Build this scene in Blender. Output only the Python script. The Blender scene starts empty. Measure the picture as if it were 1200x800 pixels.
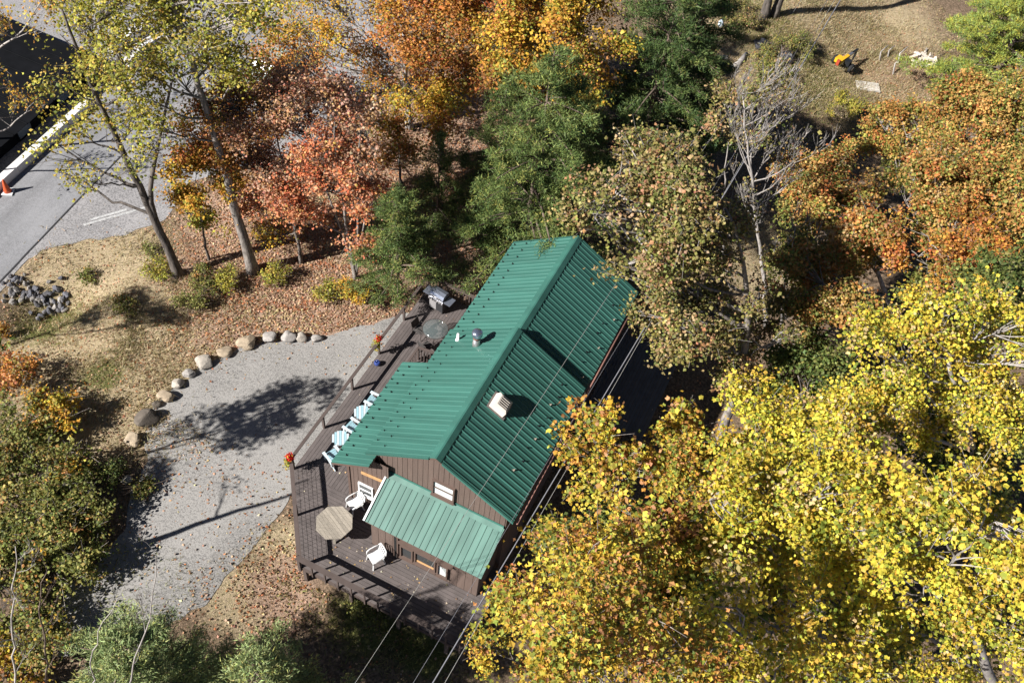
import bpy, math, random
import numpy as np
from mathutils import Matrix, Vector

# ------------------------------------------------------------------ camera, sky, sun, exposure
SC = bpy.context.scene
COL = SC.collection
CAMP = dict(cx=13.179, cy=-14.177, cz=32.741, pan=19.142, tilt=51.957, f=1088.0, roll=8.38)
def _cam():
    pan, tilt, ro = (math.radians(CAMP[k]) for k in ('pan', 'tilt', 'roll'))
    fw = np.array([-math.sin(pan)*math.cos(tilt), math.cos(pan)*math.cos(tilt), -math.sin(tilt)])
    r = np.array([math.cos(pan), math.sin(pan), 0.0]); u = np.cross(r, fw)
    r, u = r*math.cos(ro)+u*math.sin(ro), u*math.cos(ro)-r*math.sin(ro)
    return np.array([CAMP['cx'], CAMP['cy'], CAMP['cz']]), r, u, fw
CC, CR, CU, CF = _cam()
cd = bpy.data.cameras.new('camera'); cam = bpy.data.objects.new('camera', cd); COL.objects.link(cam)
cd.sensor_width = 36.0; cd.lens = CAMP['f']/1200*36.0; cd.clip_end = 2000
cam.matrix_world = Matrix(((CR[0], CU[0], -CF[0], CC[0]), (CR[1], CU[1], -CF[1], CC[1]), (CR[2], CU[2], -CF[2], CC[2]), (0, 0, 0, 1)))
SC.camera = cam
SUN_EL = math.radians(36.5)
SUN_H = np.array([-0.635, -0.772])                       # where the sun stands, seen from the place
wd = bpy.data.worlds.new('World'); SC.world = wd; wd.use_nodes = True
wn = wd.node_tree; bgn = wn.nodes['Background']
sky = wn.nodes.new('ShaderNodeTexSky'); sky.sky_type = 'NISHITA'; sky.sun_disc = False
sky.sun_elevation = SUN_EL; sky.sun_rotation = math.atan2(SUN_H[0], SUN_H[1]) % (2*math.pi)
sky.air_density = 0.38; sky.dust_density = 0.3; sky.altitude = 900.0
wn.links.new(sky.outputs[0], bgn.inputs[0]); bgn.inputs[1].default_value = 0.05
sl = bpy.data.lights.new('sun', 'SUN'); sl.energy = 5.0; sl.angle = math.radians(0.5); sl.color = (1.0, 0.965, 0.92)
so = bpy.data.objects.new('sun', sl); COL.objects.link(so)
sv = Vector((SUN_H[0]*math.cos(SUN_EL), SUN_H[1]*math.cos(SUN_EL), math.sin(SUN_EL)))
so.rotation_euler = sv.to_track_quat('Z', 'Y').to_euler(); so.location = (-30, -35, 60)
SC.view_settings.view_transform = 'Standard'; SC.view_settings.look = 'None'
SC.view_settings.exposure = 1.0; SC.view_settings.gamma = 1.0; SC.view_settings.use_curve_mapping = False
SC.cycles.max_bounces = 6; SC.cycles.diffuse_bounces = 1; SC.cycles.transmission_bounces = 4; SC.cycles.transparent_max_bounces = 6

rng = np.random.default_rng(7)
random.seed(7)

# ------------------------------------------------------------------ ground height and picking
def S01(t):
    t = np.clip(t, 0, 1); return t*t*(3-2*t)
def hash2(i, j, s=0):
    n = (i*374761393 + j*668265263 + s*982451653) & 0xffffffff
    n = ((n ^ (n >> 13))*1274126177) & 0xffffffff
    return ((n ^ (n >> 16)) & 0xffff)/65535.0
def vnoise(x, y, s=0):
    x = np.asarray(x, float); y = np.asarray(y, float)
    i = np.floor(x).astype(np.int64); j = np.floor(y).astype(np.int64); fx = S01(x-i); fy = S01(y-j)
    a = hash2(i, j, s); b = hash2(i+1, j, s); c = hash2(i, j+1, s); d = hash2(i+1, j+1, s)
    return (a*(1-fx)+b*fx)*(1-fy)+(c*(1-fx)+d*fx)*fy
DITCH = (-15.0, 2.6)
def gz(x, y):
    x = np.asarray(x, float); y = np.asarray(y, float)
    z = -0.75 - 1.0*S01((1-y)/7)*S01((x+1)/5) - 1.3*S01((x-8)/7)
    z = z - 0.9*S01((-x-10)/6)*S01((y+8)/10)                      # falls to the road
    bump = 0.22*(vnoise(x*.35, y*.35, 1)-.5) + 0.10*(vnoise(x*1.1, y*1.1, 2)-.5)
    flat = S01((y-3)/4)*S01((-x-9)/4)
    drive = S01((x+9)/3)*S01((3-x)/2)*S01((y+9)/3)*S01((10-y)/3)
    z = z + bump*(1-.9*np.maximum(flat, drive))
    dx, dy = x-DITCH[0], y-DITCH[1]
    u = dx*.75+dy*.66; v = -dx*.66+dy*.75
    z = z - 1.1*np.exp(-(u/2.0)**2-(v/1.0)**2)
    return z
def at(px, py, z):
    d = CF*CAMP['f'] + CR*(px-600) - CU*(py-400); t = (z-CC[2])/d[2]; return CC+d*t
def gnd(px, py):
    z = -1.0
    for _ in range(12):
        P = at(px, py, z); z = .4*z+.6*float(gz(P[0], P[1]))
    P = at(px, py, z); P[2] = float(gz(P[0], P[1])); return P
VH = np.array([CF[0], CF[1], 0.0]); VH /= np.linalg.norm(VH)
def upright(base, px, py, d=0.0):
    """the point of a pixel's ray on the upright plane that faces the camera through base, d metres behind it"""
    D = CF*CAMP['f'] + CR*(px-600) - CU*(py-400)
    t = ((np.asarray(base)+VH*d-CC)@VH)/(D@VH); return CC+D*t
def proj(P):
    d = np.asarray(P, float)-CC; z = d@CF
    return 600+CAMP['f']*(d@CR)/z, 400-CAMP['f']*(d@CU)/z, z

# ------------------------------------------------------------------ materials
MATS = {}
def nm(name):
    m = bpy.data.materials.new(name); m.use_nodes = True
    return m, m.node_tree.nodes, m.node_tree.links, m.node_tree.nodes['Principled BSDF']
def mat(name, col, rough=.7, metal=0.0, var=.12, scale=6.0, bump=0.0, bscale=None, stretch=(1, 1, 1), spec=.4, col2=None):
    """a plain procedural material: a base colour broken up by noise, optional bump"""
    if name in MATS: return MATS[name]
    m, N, L, b = nm(name)
    tc = N.new('ShaderNodeTexCoord'); mp = N.new('ShaderNodeMapping'); mp.inputs['Scale'].default_value = stretch
    L.new(tc.outputs['Object'], mp.inputs[0])
    nz = N.new('ShaderNodeTexNoise'); nz.inputs['Scale'].default_value = scale; nz.inputs['Detail'].default_value = 6
    L.new(mp.outputs[0], nz.inputs['Vector'])
    oi = N.new('ShaderNodeObjectInfo')
    mx = N.new('ShaderNodeMix'); mx.data_type = 'RGBA'
    c = np.array(col); lo = np.clip(c*(1-var), 0, 1); hi = np.clip(np.array(col2) if col2 else c*(1+var), 0, 1)
    mx.inputs['A'].default_value = (*lo, 1); mx.inputs['B'].default_value = (*hi, 1)
    rp = N.new('ShaderNodeValToRGB'); rp.color_ramp.elements[0].position = .3; rp.color_ramp.elements[1].position = .7
    L.new(nz.outputs['Fac'], rp.inputs[0]); L.new(rp.outputs[0], mx.inputs['Factor'])
    hs = N.new('ShaderNodeHueSaturation'); ma = N.new('ShaderNodeMath'); ma.operation = 'MULTIPLY_ADD'
    ma.inputs[1].default_value = var*1.2; ma.inputs[2].default_value = 1-var*.6
    L.new(oi.outputs['Random'], ma.inputs[0]); L.new(ma.outputs[0], hs.inputs['Value'])
    L.new(mx.outputs['Result'], hs.inputs['Color']); L.new(hs.outputs[0], b.inputs['Base Color'])
    b.inputs['Roughness'].default_value = rough; b.inputs['Metallic'].default_value = metal
    b.inputs['Specular IOR Level'].default_value = spec
    if bump:
        bp = N.new('ShaderNodeBump'); bp.inputs['Strength'].default_value = bump; bp.inputs['Distance'].default_value = .02
        n2 = N.new('ShaderNodeTexNoise'); n2.inputs['Scale'].default_value = bscale or scale*3; n2.inputs['Detail'].default_value = 8
        L.new(mp.outputs[0], n2.inputs['Vector']); L.new(n2.outputs['Fac'], bp.inputs['Height']); L.new(bp.outputs[0], b.inputs['Normal'])
    MATS[name] = m; return m
def glass(name, col=(.03, .035, .04), rough=.05, alpha=None):
    if name in MATS: return MATS[name]
    m, N, L, b = nm(name); b.inputs['Base Color'].default_value = (*col, 1); b.inputs['Roughness'].default_value = rough
    b.inputs['Specular IOR Level'].default_value = .8
    if alpha is not None:
        b.inputs['Transmission Weight'].default_value = alpha; b.inputs['IOR'].default_value = 1.1
    MATS[name] = m; return m
def leafmat(name='leaf', trans=.35, rough=.55, spec=.25):
    if name in MATS: return MATS[name]
    m, N, L, b = nm(name)
    a = N.new('ShaderNodeAttribute'); a.attribute_name = 'leafcol'
    L.new(a.outputs['Color'], b.inputs['Base Color']); b.inputs['Roughness'].default_value = rough; b.inputs['Specular IOR Level'].default_value = spec
    tr = N.new('ShaderNodeBsdfTranslucent'); L.new(a.outputs['Color'], tr.inputs['Color'])
    ms = N.new('ShaderNodeMixShader'); ms.inputs[0].default_value = trans
    L.new(b.outputs[0], ms.inputs[1]); L.new(tr.outputs[0], ms.inputs[2]); L.new(ms.outputs[0], N['Material Output'].inputs['Surface'])
    MATS[name] = m; return m

# ------------------------------------------------------------------ mesh helpers
class MB:
    def __init__(s): s.v = []; s.f = []; s.sm = []
    def add(s, vs, fs, smooth=False):
        o = len(s.v); s.v += [tuple(map(float, p)) for p in vs]; s.f += [tuple(i+o for i in f) for f in fs]; s.sm += [smooth]*len(fs); return s
    def box(s, x0, x1, y0, y1, z0, z1):
        return s.add([(x0, y0, z0), (x1, y0, z0), (x1, y1, z0), (x0, y1, z0), (x0, y0, z1), (x1, y0, z1), (x1, y1, z1), (x0, y1, z1)],
                     [(0, 3, 2, 1), (4, 5, 6, 7), (0, 1, 5, 4), (1, 2, 6, 5), (2, 3, 7, 6), (3, 0, 4, 7)])
    def bar(s, p, q, w, h, up=(0, 0, 1)):
        p = np.array(p, float); q = np.array(q, float); d = (q-p)/np.linalg.norm(q-p); up = np.array(up, float)
        a = np.cross(d, up)
        if np.linalg.norm(a) < 1e-4: a = np.cross(d, (0, 1, 0))
        a /= np.linalg.norm(a); b = np.cross(a, d)
        vs = [c+a*i*w/2+b*j*h/2 for c in (p, q) for i, j in ((-1, -1), (1, -1), (1, 1), (-1, 1))]
        return s.add(vs, [(0, 1, 2, 3), (7, 6, 5, 4), (0, 4, 5, 1), (1, 5, 6, 2), (2, 6, 7, 3), (3, 7, 4, 0)])
    def slab(s, poly, z0, z1):
        n = len(poly)
        return s.add([(x, y, z0) for x, y in poly]+[(x, y, z1) for x, y in poly],
                     [tuple(range(n))[::-1], tuple(range(n, 2*n))]+[(i, (i+1) % n, n+(i+1) % n, n+i) for i in range(n)])
    def tube(s, pts, rad, sides=6, cap=True):
        v, f = tube(pts, rad, sides, cap); return s.add(v, f, True)
    def lathe(s, prof, c=(0, 0, 0), n=16):
        vs = []; fs = []
        for r, z in prof:
            for k in range(n):
                a = 2*math.pi*k/n; vs.append((c[0]+r*math.cos(a), c[1]+r*math.sin(a), c[2]+z))
        for i in range(len(prof)-1):
            for k in range(n): fs.append((i*n+k, i*n+(k+1) % n, (i+1)*n+(k+1) % n, (i+1)*n+k))
        fs.append(tuple(range(n))[::-1]); fs.append(tuple((len(prof)-1)*n+k for k in range(n)))
        return s.add(vs, fs, True)
    def build(s, name, m=None, parent=None, loc=(0, 0, 0), mesh_only=False):
        me = bpy.data.meshes.new(name); me.from_pydata(s.v, [], s.f)
        me.polygons.foreach_set('use_smooth', s.sm); me.update()
        if m: me.materials.append(m)
        if mesh_only: return me
        return put(name, me, parent, loc)
def tube(pts, rad, sides=6, cap=True):
    pts = np.asarray(pts, float); n = len(pts); rad = np.broadcast_to(np.asarray(rad, float), (n,))
    t = np.gradient(pts, axis=0); t /= np.linalg.norm(t, axis=1)[:, None]+1e-9
    ref = np.array([.31, .95, .05]) if abs(t[0, 2]) > .5 else np.array([0, 0, 1.0])
    a = np.cross(t, ref); a /= np.linalg.norm(a, axis=1)[:, None]+1e-9; b = np.cross(t, a)
    th = np.arange(sides)*2*math.pi/sides
    v = pts[:, None, :] + rad[:, None, None]*(np.cos(th)[None, :, None]*a[:, None, :]+np.sin(th)[None, :, None]*b[:, None, :])
    f = []
    for i in range(n-1):
        for k in range(sides):
            k2 = (k+1) % sides; f.append((i*sides+k, i*sides+k2, (i+1)*sides+k2, (i+1)*sides+k))
    if cap: f.append(tuple(range(sides))[::-1]); f.append(tuple((n-1)*sides+k for k in range(sides)))
    return v.reshape(-1, 3), f
def put(name, me, parent=None, loc=(0, 0, 0)):
    o = bpy.data.objects.new(name, me); COL.objects.link(o); o.location = loc
    if parent is not None:
        o.parent = parent
        if parent.get('_w'): o.matrix_parent_inverse = Matrix.Translation(parent.location).inverted()
    return o
def tag(o, label=None, cat=None, group=None, kind=None):
    if label: o['label'] = label
    if cat: o['category'] = cat
    if group: o['group'] = group
    if kind: o['kind'] = kind
    return o
def thing(name, label, cat, loc=(0, 0, 0), rz=0.0, group=None, world=False):
    """an Empty at the thing's base; world=True: its parts are given in world coordinates"""
    o = bpy.data.objects.new(name, None); COL.objects.link(o); o.location = loc; o.rotation_euler = (0, 0, rz); o.empty_display_size = .2
    if world: o['_w'] = 1
    return tag(o, label, cat, group)
def copy_tree(o, parent=None):
    c = o.copy(); COL.objects.link(c); c.parent = parent
    for ch in list(o.children): copy_tree(ch, c)
    return c
def quads_mesh(name, V, F, mats, colors=None, smooth=False):
    """V (n,3), F (m,k) face index array of one face size, colours per face"""
    me = bpy.data.meshes.new(name); n = len(V); m_, k = F.shape
    me.vertices.add(n); me.vertices.foreach_set('co', np.ascontiguousarray(V, dtype=np.float32).ravel())
    me.loops.add(m_*k); me.loops.foreach_set('vertex_index', np.ascontiguousarray(F, dtype=np.int32).ravel())
    me.polygons.add(m_); me.polygons.foreach_set('loop_start', np.arange(0, m_*k, k, dtype=np.int32))
    me.polygons.foreach_set('use_smooth', np.full(m_, smooth))
    me.update(calc_edges=True)
    if colors is not None:
        at_ = me.attributes.new('leafcol', 'FLOAT_COLOR', 'FACE')
        c = np.ones((m_, 4), np.float32); c[:, :3] = colors; at_.data.foreach_set('color', c.ravel())
    me.materials.append(mats); return me

# ------------------------------------------------------------------ leaves
def unit(a): return a/(np.linalg.norm(a, axis=-1, keepdims=True)+1e-9)
KITE = np.array([(0, 0), (.42, .42), (0, 1), (-.42, .42)])
SPIKE = np.array([(-.36, .1), (.36, 0), (0, 1)])
TULIP = np.array([(0, 0), (.50, .22), (.38, .96), (0, .78), (-.38, .96), (-.50, .22)])
MAPLE = np.array([(0, 0), (.50, .40), (.20, .58), (0, 1.05), (-.20, .58), (-.50, .40)])
def leaf_frames(n, nrm, droop=.25):
    t = unit(np.cross(nrm, unit(rng.normal(size=(n, 3))))); t = unit(t+np.array([0, 0, -droop])); b = unit(np.cross(nrm, t)); nn = np.cross(t, b)
    return t, b, nn
def leaf_geo(P, T, B, NN, size, shape, wid=1.0, fold=.12):
    k = len(shape); sx = shape[:, 0]*wid; sy = shape[:, 1]
    sz = -np.abs(shape[:, 0])*fold*2
    V = P[:, None, :] + size[:, None, None]*(B[:, None, :]*sx[None, :, None]+T[:, None, :]*sy[None, :, None]+NN[:, None, :]*sz[None, :, None])
    F = np.arange(len(P)*k).reshape(len(P), k)
    return V.reshape(-1, 3), F
def pick_cols(pal, n, main=None, keep=.72, jit=.17):
    w = np.array([p[0] for p in pal], float); w /= w.sum(); C = np.array([p[1] for p in pal], float)
    i = rng.choice(len(pal), n, p=w)
    if main is not None:
        k = rng.random(n) < keep; i = np.where(k, main, i)
    c = C[i]*np.exp(rng.normal(0, jit, (n, 1)))*(1+rng.normal(0, .06, (n, 3)))
    return np.clip(c, .004, .85)

PAL = dict(
    yellow=[(6, (.65, .51, .06)), (3, (.54, .47, .055)), (2.4, (.61, .39, .06)), (2.6, (.29, .32, .045)), (1.3, (.63, .46, .21)), (.9, (.17, .21, .035))],
    gold=[(4, (.55, .36, .045)), (3, (.50, .41, .06)), (3, (.25, .27, .045)), (2.2, (.50, .24, .06)), (1.2, (.44, .22, .10)), (1, (.14, .17, .035))],
    yellowgreen=[(4, (.42, .38, .06)), (3, (.29, .29, .05)), (2, (.50, .36, .08)), (1, (.19, .21, .05))],
    orange=[(4, (.48, .20, .05)), (3, (.52, .27, .05)), (2, (.40, .20, .09)), (1.5, (.27, .22, .05)), (1, (.46, .14, .05))],
    amber=[(4, (.58, .35, .045)), (3, (.56, .27, .05)), (2, (.40, .34, .05)), (1, (.22, .22, .04))],
    red=[(4, (.68, .20, .09)), (3, (.64, .30, .15)), (2, (.54, .28, .17)), (1, (.60, .34, .10))],
    pink=[(4, (.56, .34, .23)), (3, (.56, .31, .14)), (2, (.46, .30, .20)), (1.3, (.56, .20, .11))],
    brown=[(4, (.34, .265, .105)), (3.5, (.25, .235, .065)), (1.4, (.42, .29, .16)), (2.5, (.16, .175, .05)), (1, (.38, .20, .10))],
    olive=[(5, (.185, .20, .05)), (3, (.27, .255, .07)), (1.5, (.40, .31, .10)), (.9, (.42, .22, .07)), (2.3, (.11, .135, .032))],
    tan=[(4, (.48, .29, .09)), (3, (.46, .22, .06)), (3, (.28, .26, .06)), (1.5, (.54, .37, .17)), (1.3, (.44, .15, .05)), (2, (.16, .19, .045))],
    rust=[(4, (.46, .25, .07)), (3, (.52, .33, .10)), (3, (.30, .28, .065)), (1.5, (.46, .17, .055)), (2.2, (.17, .20, .045))],
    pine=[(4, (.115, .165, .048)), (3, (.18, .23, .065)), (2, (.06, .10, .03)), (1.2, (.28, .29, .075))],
    pineshade=[(4, (.07, .115, .035)), (3, (.11, .155, .045)), (2, (.04, .07, .022)), (.6, (.2, .22, .06))],  # pine greens darkened, the shade put into the needle colour
    pinelight=[(4, (.30, .34, .065)), (3, (.22, .29, .08)), (2, (.40, .38, .06)), (1, (.13, .19, .05))],
    pineblue=[(4, (.25, .315, .125)), (3, (.33, .39, .16)), (2, (.16, .21, .08)), (1.6, (.40, .40, .12))],
    darkgreen=[(4, (.09, .13, .035)), (3, (.14, .17, .045)), (2, (.22, .22, .06))],
    litter=[(4, (.44, .265, .165)), (3, (.33, .20, .12)), (3, (.52, .36, .235)), (1.3, (.48, .20, .09)), (1.3, (.54, .42, .22))],
    straw=[(4, (.42, .33, .19)), (3, (.33, .26, .13)), (2, (.52, .43, .27)), (1.5, (.22, .20, .08))],
    greens=[(4, (.17, .19, .05)), (3, (.26, .25, .07)), (2, (.34, .30, .12))],
)
BARK = dict(
    grey=mat('bark_grey', (.24, .21, .185), .9, var=.6, scale=9, bump=1.0, stretch=(1, 1, .25)),
    dark=mat('bark_dark', (.13, .11, .095), .9, var=.6, scale=9, bump=1.0, stretch=(1, 1, .25)),
    pale=mat('bark_pale', (.33, .30, .275), .85, var=.35, scale=6, bump=.4, stretch=(1, 1, .3)),
    brown=mat('bark_brown', (.15, .11, .085), .9, var=.4, scale=5, bump=.6, stretch=(1, 1, .25)),
)
LEAF = leafmat('leaf'); NEEDLE = leafmat('needle', trans=.15, rough=.6)

def bez(p0, p1, p2, n):
    t = np.linspace(0, 1, n)[:, None]; return (1-t)**2*p0+2*t*(1-t)*p1+t*t*p2
def wob(pts, amp):
    pts = np.array(pts, float); k = np.linspace(0, 1, len(pts))
    w = np.minimum(1, 4*np.minimum(k, 1-k)+.1)[:, None]
    return pts+rng.normal(0, amp, pts.shape)*w
def smooth_path(pts, n=14):
    pts = np.asarray(pts, float); d = np.r_[0, np.cumsum(np.linalg.norm(np.diff(pts, axis=0), axis=1))]
    t = np.linspace(0, d[-1], n); q = np.stack([np.interp(t, d, pts[:, i]) for i in range(3)], 1)
    for _ in range(2): q[1:-1] = .25*q[:-2]+.5*q[1:-1]+.25*q[2:]
    return q
def tree(name, label, base, trunk, clusters, pal, r0=.22, leaf=.13, dens=1.0, per=60, rc=.55, bark='grey', shape=KITE,
         group=None, twig=.5, wid=1.0, flat=.75, single=0, cat='tree', stems=None, up=.75, twigbark=None, limb_r=.45, gaps=.34, gapf=.75, twr=1.0, lumps=4.0):
    """base: point on the ground; trunk: points above it; clusters: (point, horizontal radius, vertical radius[, palette])"""
    base = np.asarray(base, float); root = thing(name, label, cat, tuple(base), group=group, world=True)
    pts = smooth_path([base-np.array([0, 0, .3])]+[np.asarray(p, float) for p in trunk], 18); pts[1:-1] += rng.normal(0, .03, (16, 3))
    k = np.linspace(0, 1, 18); rad = r0*(1-.82*k); rad[0] *= 1.5; rad[1] *= 1.15
    tm = MB(); tm.tube(pts, rad, 9)
    for s in (stems or []):                                      # further stems from near the base
        sp = smooth_path([base-np.array([0, 0, .2])]+[np.asarray(p, float) for p in s], 14); tm.tube(sp, r0*.75*(1-.8*np.linspace(0, 1, 14)), 7)
    bm = MB(); LP, LN, LC, LS, = [], [], [], []
    for cl in clusters:
        c, rx, rz = np.asarray(cl[0], float), cl[1], cl[2]; pl = PAL[cl[3] if len(cl) > 3 else pal]
        dh = np.linalg.norm(pts[:, :2]-c[:2], axis=1); want = c[2]-.55*dh-.2*rz
        sc = np.abs(pts[:, 2]-want)+.35*dh; sc[:4] += 1.5; a = int(np.argmin(sc)); st = pts[a]
        L = np.linalg.norm(c-st)
        if L > .3:
            mid = (st+c)/2+np.array([0, 0, -.10*L])+rng.normal(0, .06*L, 3); lr = max(.018, min(rad[a]*limb_r*1.4, .014*L+.02))
            lp = wob(bez(st, mid, c, 8), .03*min(L, 3)); tm.tube(lp, lr*(1-.65*np.linspace(0, 1, 8)), 5, False)
        else: lp = np.array([c, c])
        vol = rx*rx*rz; n = max(4, int(dens*9*vol**.72/rc**1.6))
        nl = max(4, int(lumps*rx+3)); ld = unit(rng.normal(size=(nl, 3))); ld[:, 2] = np.where(ld[:, 2] < -.25, -ld[:, 2]*.8, ld[:, 2])
        lc = ld*(.35+.65*rng.random((nl, 1))**.5)*np.array([rx, rx, rz]); li = rng.integers(0, nl, n); ls_ = (.25+.22*rng.random(nl))[li][:, None]
        d = unit(rng.normal(size=(n, 3))); d[:, 2] = np.where(d[:, 2] < -.5, -d[:, 2], d[:, 2]); q_ = lc[li]+d*ls_*rng.random((n, 1))**.4*np.array([rx, rx, rz*.8])
        Pc = c+q_; d = unit(d*.6+ld[li]*.5)
        gap_ = vnoise(Pc[:, 0]*gapf+Pc[:, 2]*gapf*.7, Pc[:, 1]*gapf-Pc[:, 2]*gapf*.6, 31) > gaps
        if gap_.sum() > 3: Pc, d = Pc[gap_], d[gap_]; n = len(Pc)
        nt = int(n*twig)
        for i in range(nt):
            s = lp[rng.integers(max(1, len(lp)//2), len(lp))]; e = Pc[i]; l = np.linalg.norm(e-s)
            if l < .05: continue
            m_ = (s+e)/2+rng.normal(0, .10*l, 3); bm.tube(bez(s, m_, e, 4), np.array([.030, .022, .014, .007])*twr*(.5+.25*min(l, 3)), 3, False)
            for _ in range(2):
                q = m_+(e-m_)*rng.random(); bm.tube(np.array([q, q+unit(e-s)*.35+rng.normal(0, .25, 3)]), np.array([.010, .004]), 3, False)
        cnt = np.maximum(3, rng.poisson(per, n)); idx = np.repeat(np.arange(n), cnt); m = len(idx)
        off = rng.normal(size=(m, 3))*rc*np.array([.55, .55, .55*flat])
        LP.append(Pc[idx]+off)
        LN.append(unit(np.array([0, 0, up])+d[idx]*.45+rng.normal(size=(m, 3))*.62))
        w = np.array([p[0] for p in pl], float); mains = rng.choice(len(pl), n, p=w/w.sum())
        LC.append(np.clip(pick_cols(pl, m, mains[idx])*np.exp(rng.normal(0, .20, n))[idx][:, None], .004, .8)); LS.append(leaf*np.exp(rng.normal(0, .22, m)))
    tm.build('trunk', BARK[bark], root)
    if bm.v: bm.build('twigs', BARK[twigbark or bark], root)['kind'] = 'stuff'
    if LP and per > 0:
        P = np.concatenate(LP); Nn = np.concatenate(LN); Cc = np.concatenate(LC); Sz = np.concatenate(LS)
        T, B, NN = leaf_frames(len(P), Nn)
        if single:                                               # the leaves that show largest are leaves of their own
            D = CC-P; dist = np.linalg.norm(D, axis=1); face = np.abs((NN*unit(D)).sum(1)); px = 600+CAMP['f']*((-D)@CR)/((-D)@CF); py = 400-CAMP['f']*((-D)@CU)/((-D)@CF)
            inside = (px > 0) & (px < 1200) & (py > 0) & (py < 800)
            score = np.where(inside, Sz*np.sqrt(face)/dist*(1+.25*unit(NN)[:, 2]), 0); order = np.argsort(-score)[:single]
            C4 = np.array([p[1] for p in PAL[pal]]); mes = []
            for c in C4:
                v, f = leaf_geo(np.zeros((1, 3)), np.array([[0, 1., 0]]), np.array([[1., 0, 0]]), np.array([[0, 0, 1.]]), np.ones(1), shape, wid)
                mes.append(quads_mesh('leaf', v, f, LEAF, c[None, :]))
            for i in order:
                o = bpy.data.objects.new('leaf', mes[int(np.argmin(((C4-Cc[i])**2).sum(1)))]); COL.objects.link(o); o.parent = root
                M = Matrix(((B[i, 0], T[i, 0], NN[i, 0], P[i, 0]), (B[i, 1], T[i, 1], NN[i, 1], P[i, 1]), (B[i, 2], T[i, 2], NN[i, 2], P[i, 2]), (0, 0, 0, 1)))
                o.matrix_parent_inverse = Matrix.Translation(root.location).inverted(); o.matrix_basis = M @ Matrix.Scale(float(Sz[i]), 4)
            keep = np.ones(len(P), bool); keep[order] = False; P, T, B, NN, Sz, Cc = P[keep], T[keep], B[keep], NN[keep], Sz[keep], Cc[keep]
        V, F = leaf_geo(P, T, B, NN, Sz, shape, wid)
        cr = put('crown', quads_mesh('crown', V, F, LEAF, Cc), root)
        if single: cr['kind'] = 'stuff'
    return root
def pine(name, label, base, H, R, pal, r0=.16, group=None, lean=(0, 0), tuft=30, nl=.14, start=.12, dens=1.0, power=.55, needle_w=.19):
    base = np.asarray(base, float); root = thing(name, label, 'tree', tuple(base), group=group, world=True)
    top = base+np.array([lean[0], lean[1], H]); pts = smooth_path([base-np.array([0, 0, .3]), base+(top-base)*.5+rng.normal(0, .08, 3), top], 12)
    MB().tube(pts, r0*(1-.9*np.linspace(0, 1, 12)), 8).build('trunk', BARK['brown'], root)
    bm = MB(); PC = []; W_ = []; nlv = int(H*2.6*dens)
    for i in range(nlv):
        h = start+(1-start)*(i+rng.random())/nlv; L0 = R*(1-h)**power*(.55+.6*rng.random())+.15
        st = base+(top-base)*h
        for k in range(rng.integers(3, 6)):
            a = rng.random()*2*math.pi; L = L0*(.5+.75*rng.random()); dr = np.array([math.cos(a), math.sin(a), 0])
            e = st+dr*L+np.array([0, 0, L*(.16-.30*(1-h))]); m_ = (st+e)/2+np.array([0, 0, .12*L])
            bz = bez(st, m_, e, 7); bm.tube(bz, (.018+.012*L)*(1-.75*np.linspace(0, 1, 7)), 3, False)
            nn = max(3, int(L*7))
            t = .25+.75*rng.random(nn)**.8; q = np.stack([np.interp(t*6, np.arange(7), bz[:, j]) for j in range(3)], 1)
            side = np.cross(dr, (0, 0, 1)); q += side*(rng.normal(size=(nn, 1))*.22*L*(1.15-t[:, None])); q[:, 2] += rng.normal(0, .05, nn)
            PC.append(q); W_.append(np.repeat(dr[None], nn, 0))
    bm.build('branches', BARK['brown'], root)['kind'] = 'stuff'
    PC = np.concatenate(PC); W_ = np.concatenate(W_); n = len(PC); tuft = int(tuft*1.6); nl *= .8; idx = np.repeat(np.arange(n), tuft); m = len(idx)
    P = PC[idx]+rng.normal(size=(m, 3))*np.array([.13, .13, .06]); T = unit(W_[idx]*.5+rng.normal(size=(m, 3))*.6+np.array([0, 0, .25]))
    Nn = unit(np.array([0, 0, .8])+rng.normal(size=(m, 3))*.6); B = unit(np.cross(T, Nn)); NN = np.cross(B, T)
    pl = PAL[pal]; w = np.array([p[0] for p in pl], float); mains = rng.choice(len(pl), n, p=w/w.sum())
    V, F = leaf_geo(P, T, B, NN, nl*np.exp(rng.normal(0, .2, m)), SPIKE, needle_w/.70)
    put('crown', quads_mesh('crown', V, F, NEEDLE, pick_cols(pl, m, mains[idx], .7, .14)), root)
    return root

def grow(mb, p, d, L, r, depth, tips, up=.25, spread=.65, rmin=.007):
    """one bare branch and its children"""
    d = d/np.linalg.norm(d); n = 5; pts = [p]; dd = d
    for _ in range(n-1):
        dd = dd+rng.normal(0, .13, 3)+np.array([0, 0, up*.25]); dd /= np.linalg.norm(dd); pts.append(pts[-1]+dd*L/(n-1))
    pts = np.array(pts); mb.tube(pts, r*(1-.6*np.linspace(0, 1, n)), 5 if r > .03 else 3, False)
    if depth == 0: tips.append(pts[-1]); return
    for _ in range(rng.integers(3, 5)):
        t = rng.uniform(.35, 1.0); q = pts[min(n-1, int(t*(n-1)))]; a = unit(np.cross(dd, rng.normal(size=3)))
        grow(mb, q, dd+a*spread*rng.uniform(.6, 1.3)+np.array([0, 0, up*.4]), L*rng.uniform(.45, .72), max(r*(1-.6*t)*.62, rmin), depth-1, tips, up, spread, rmin)
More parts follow.
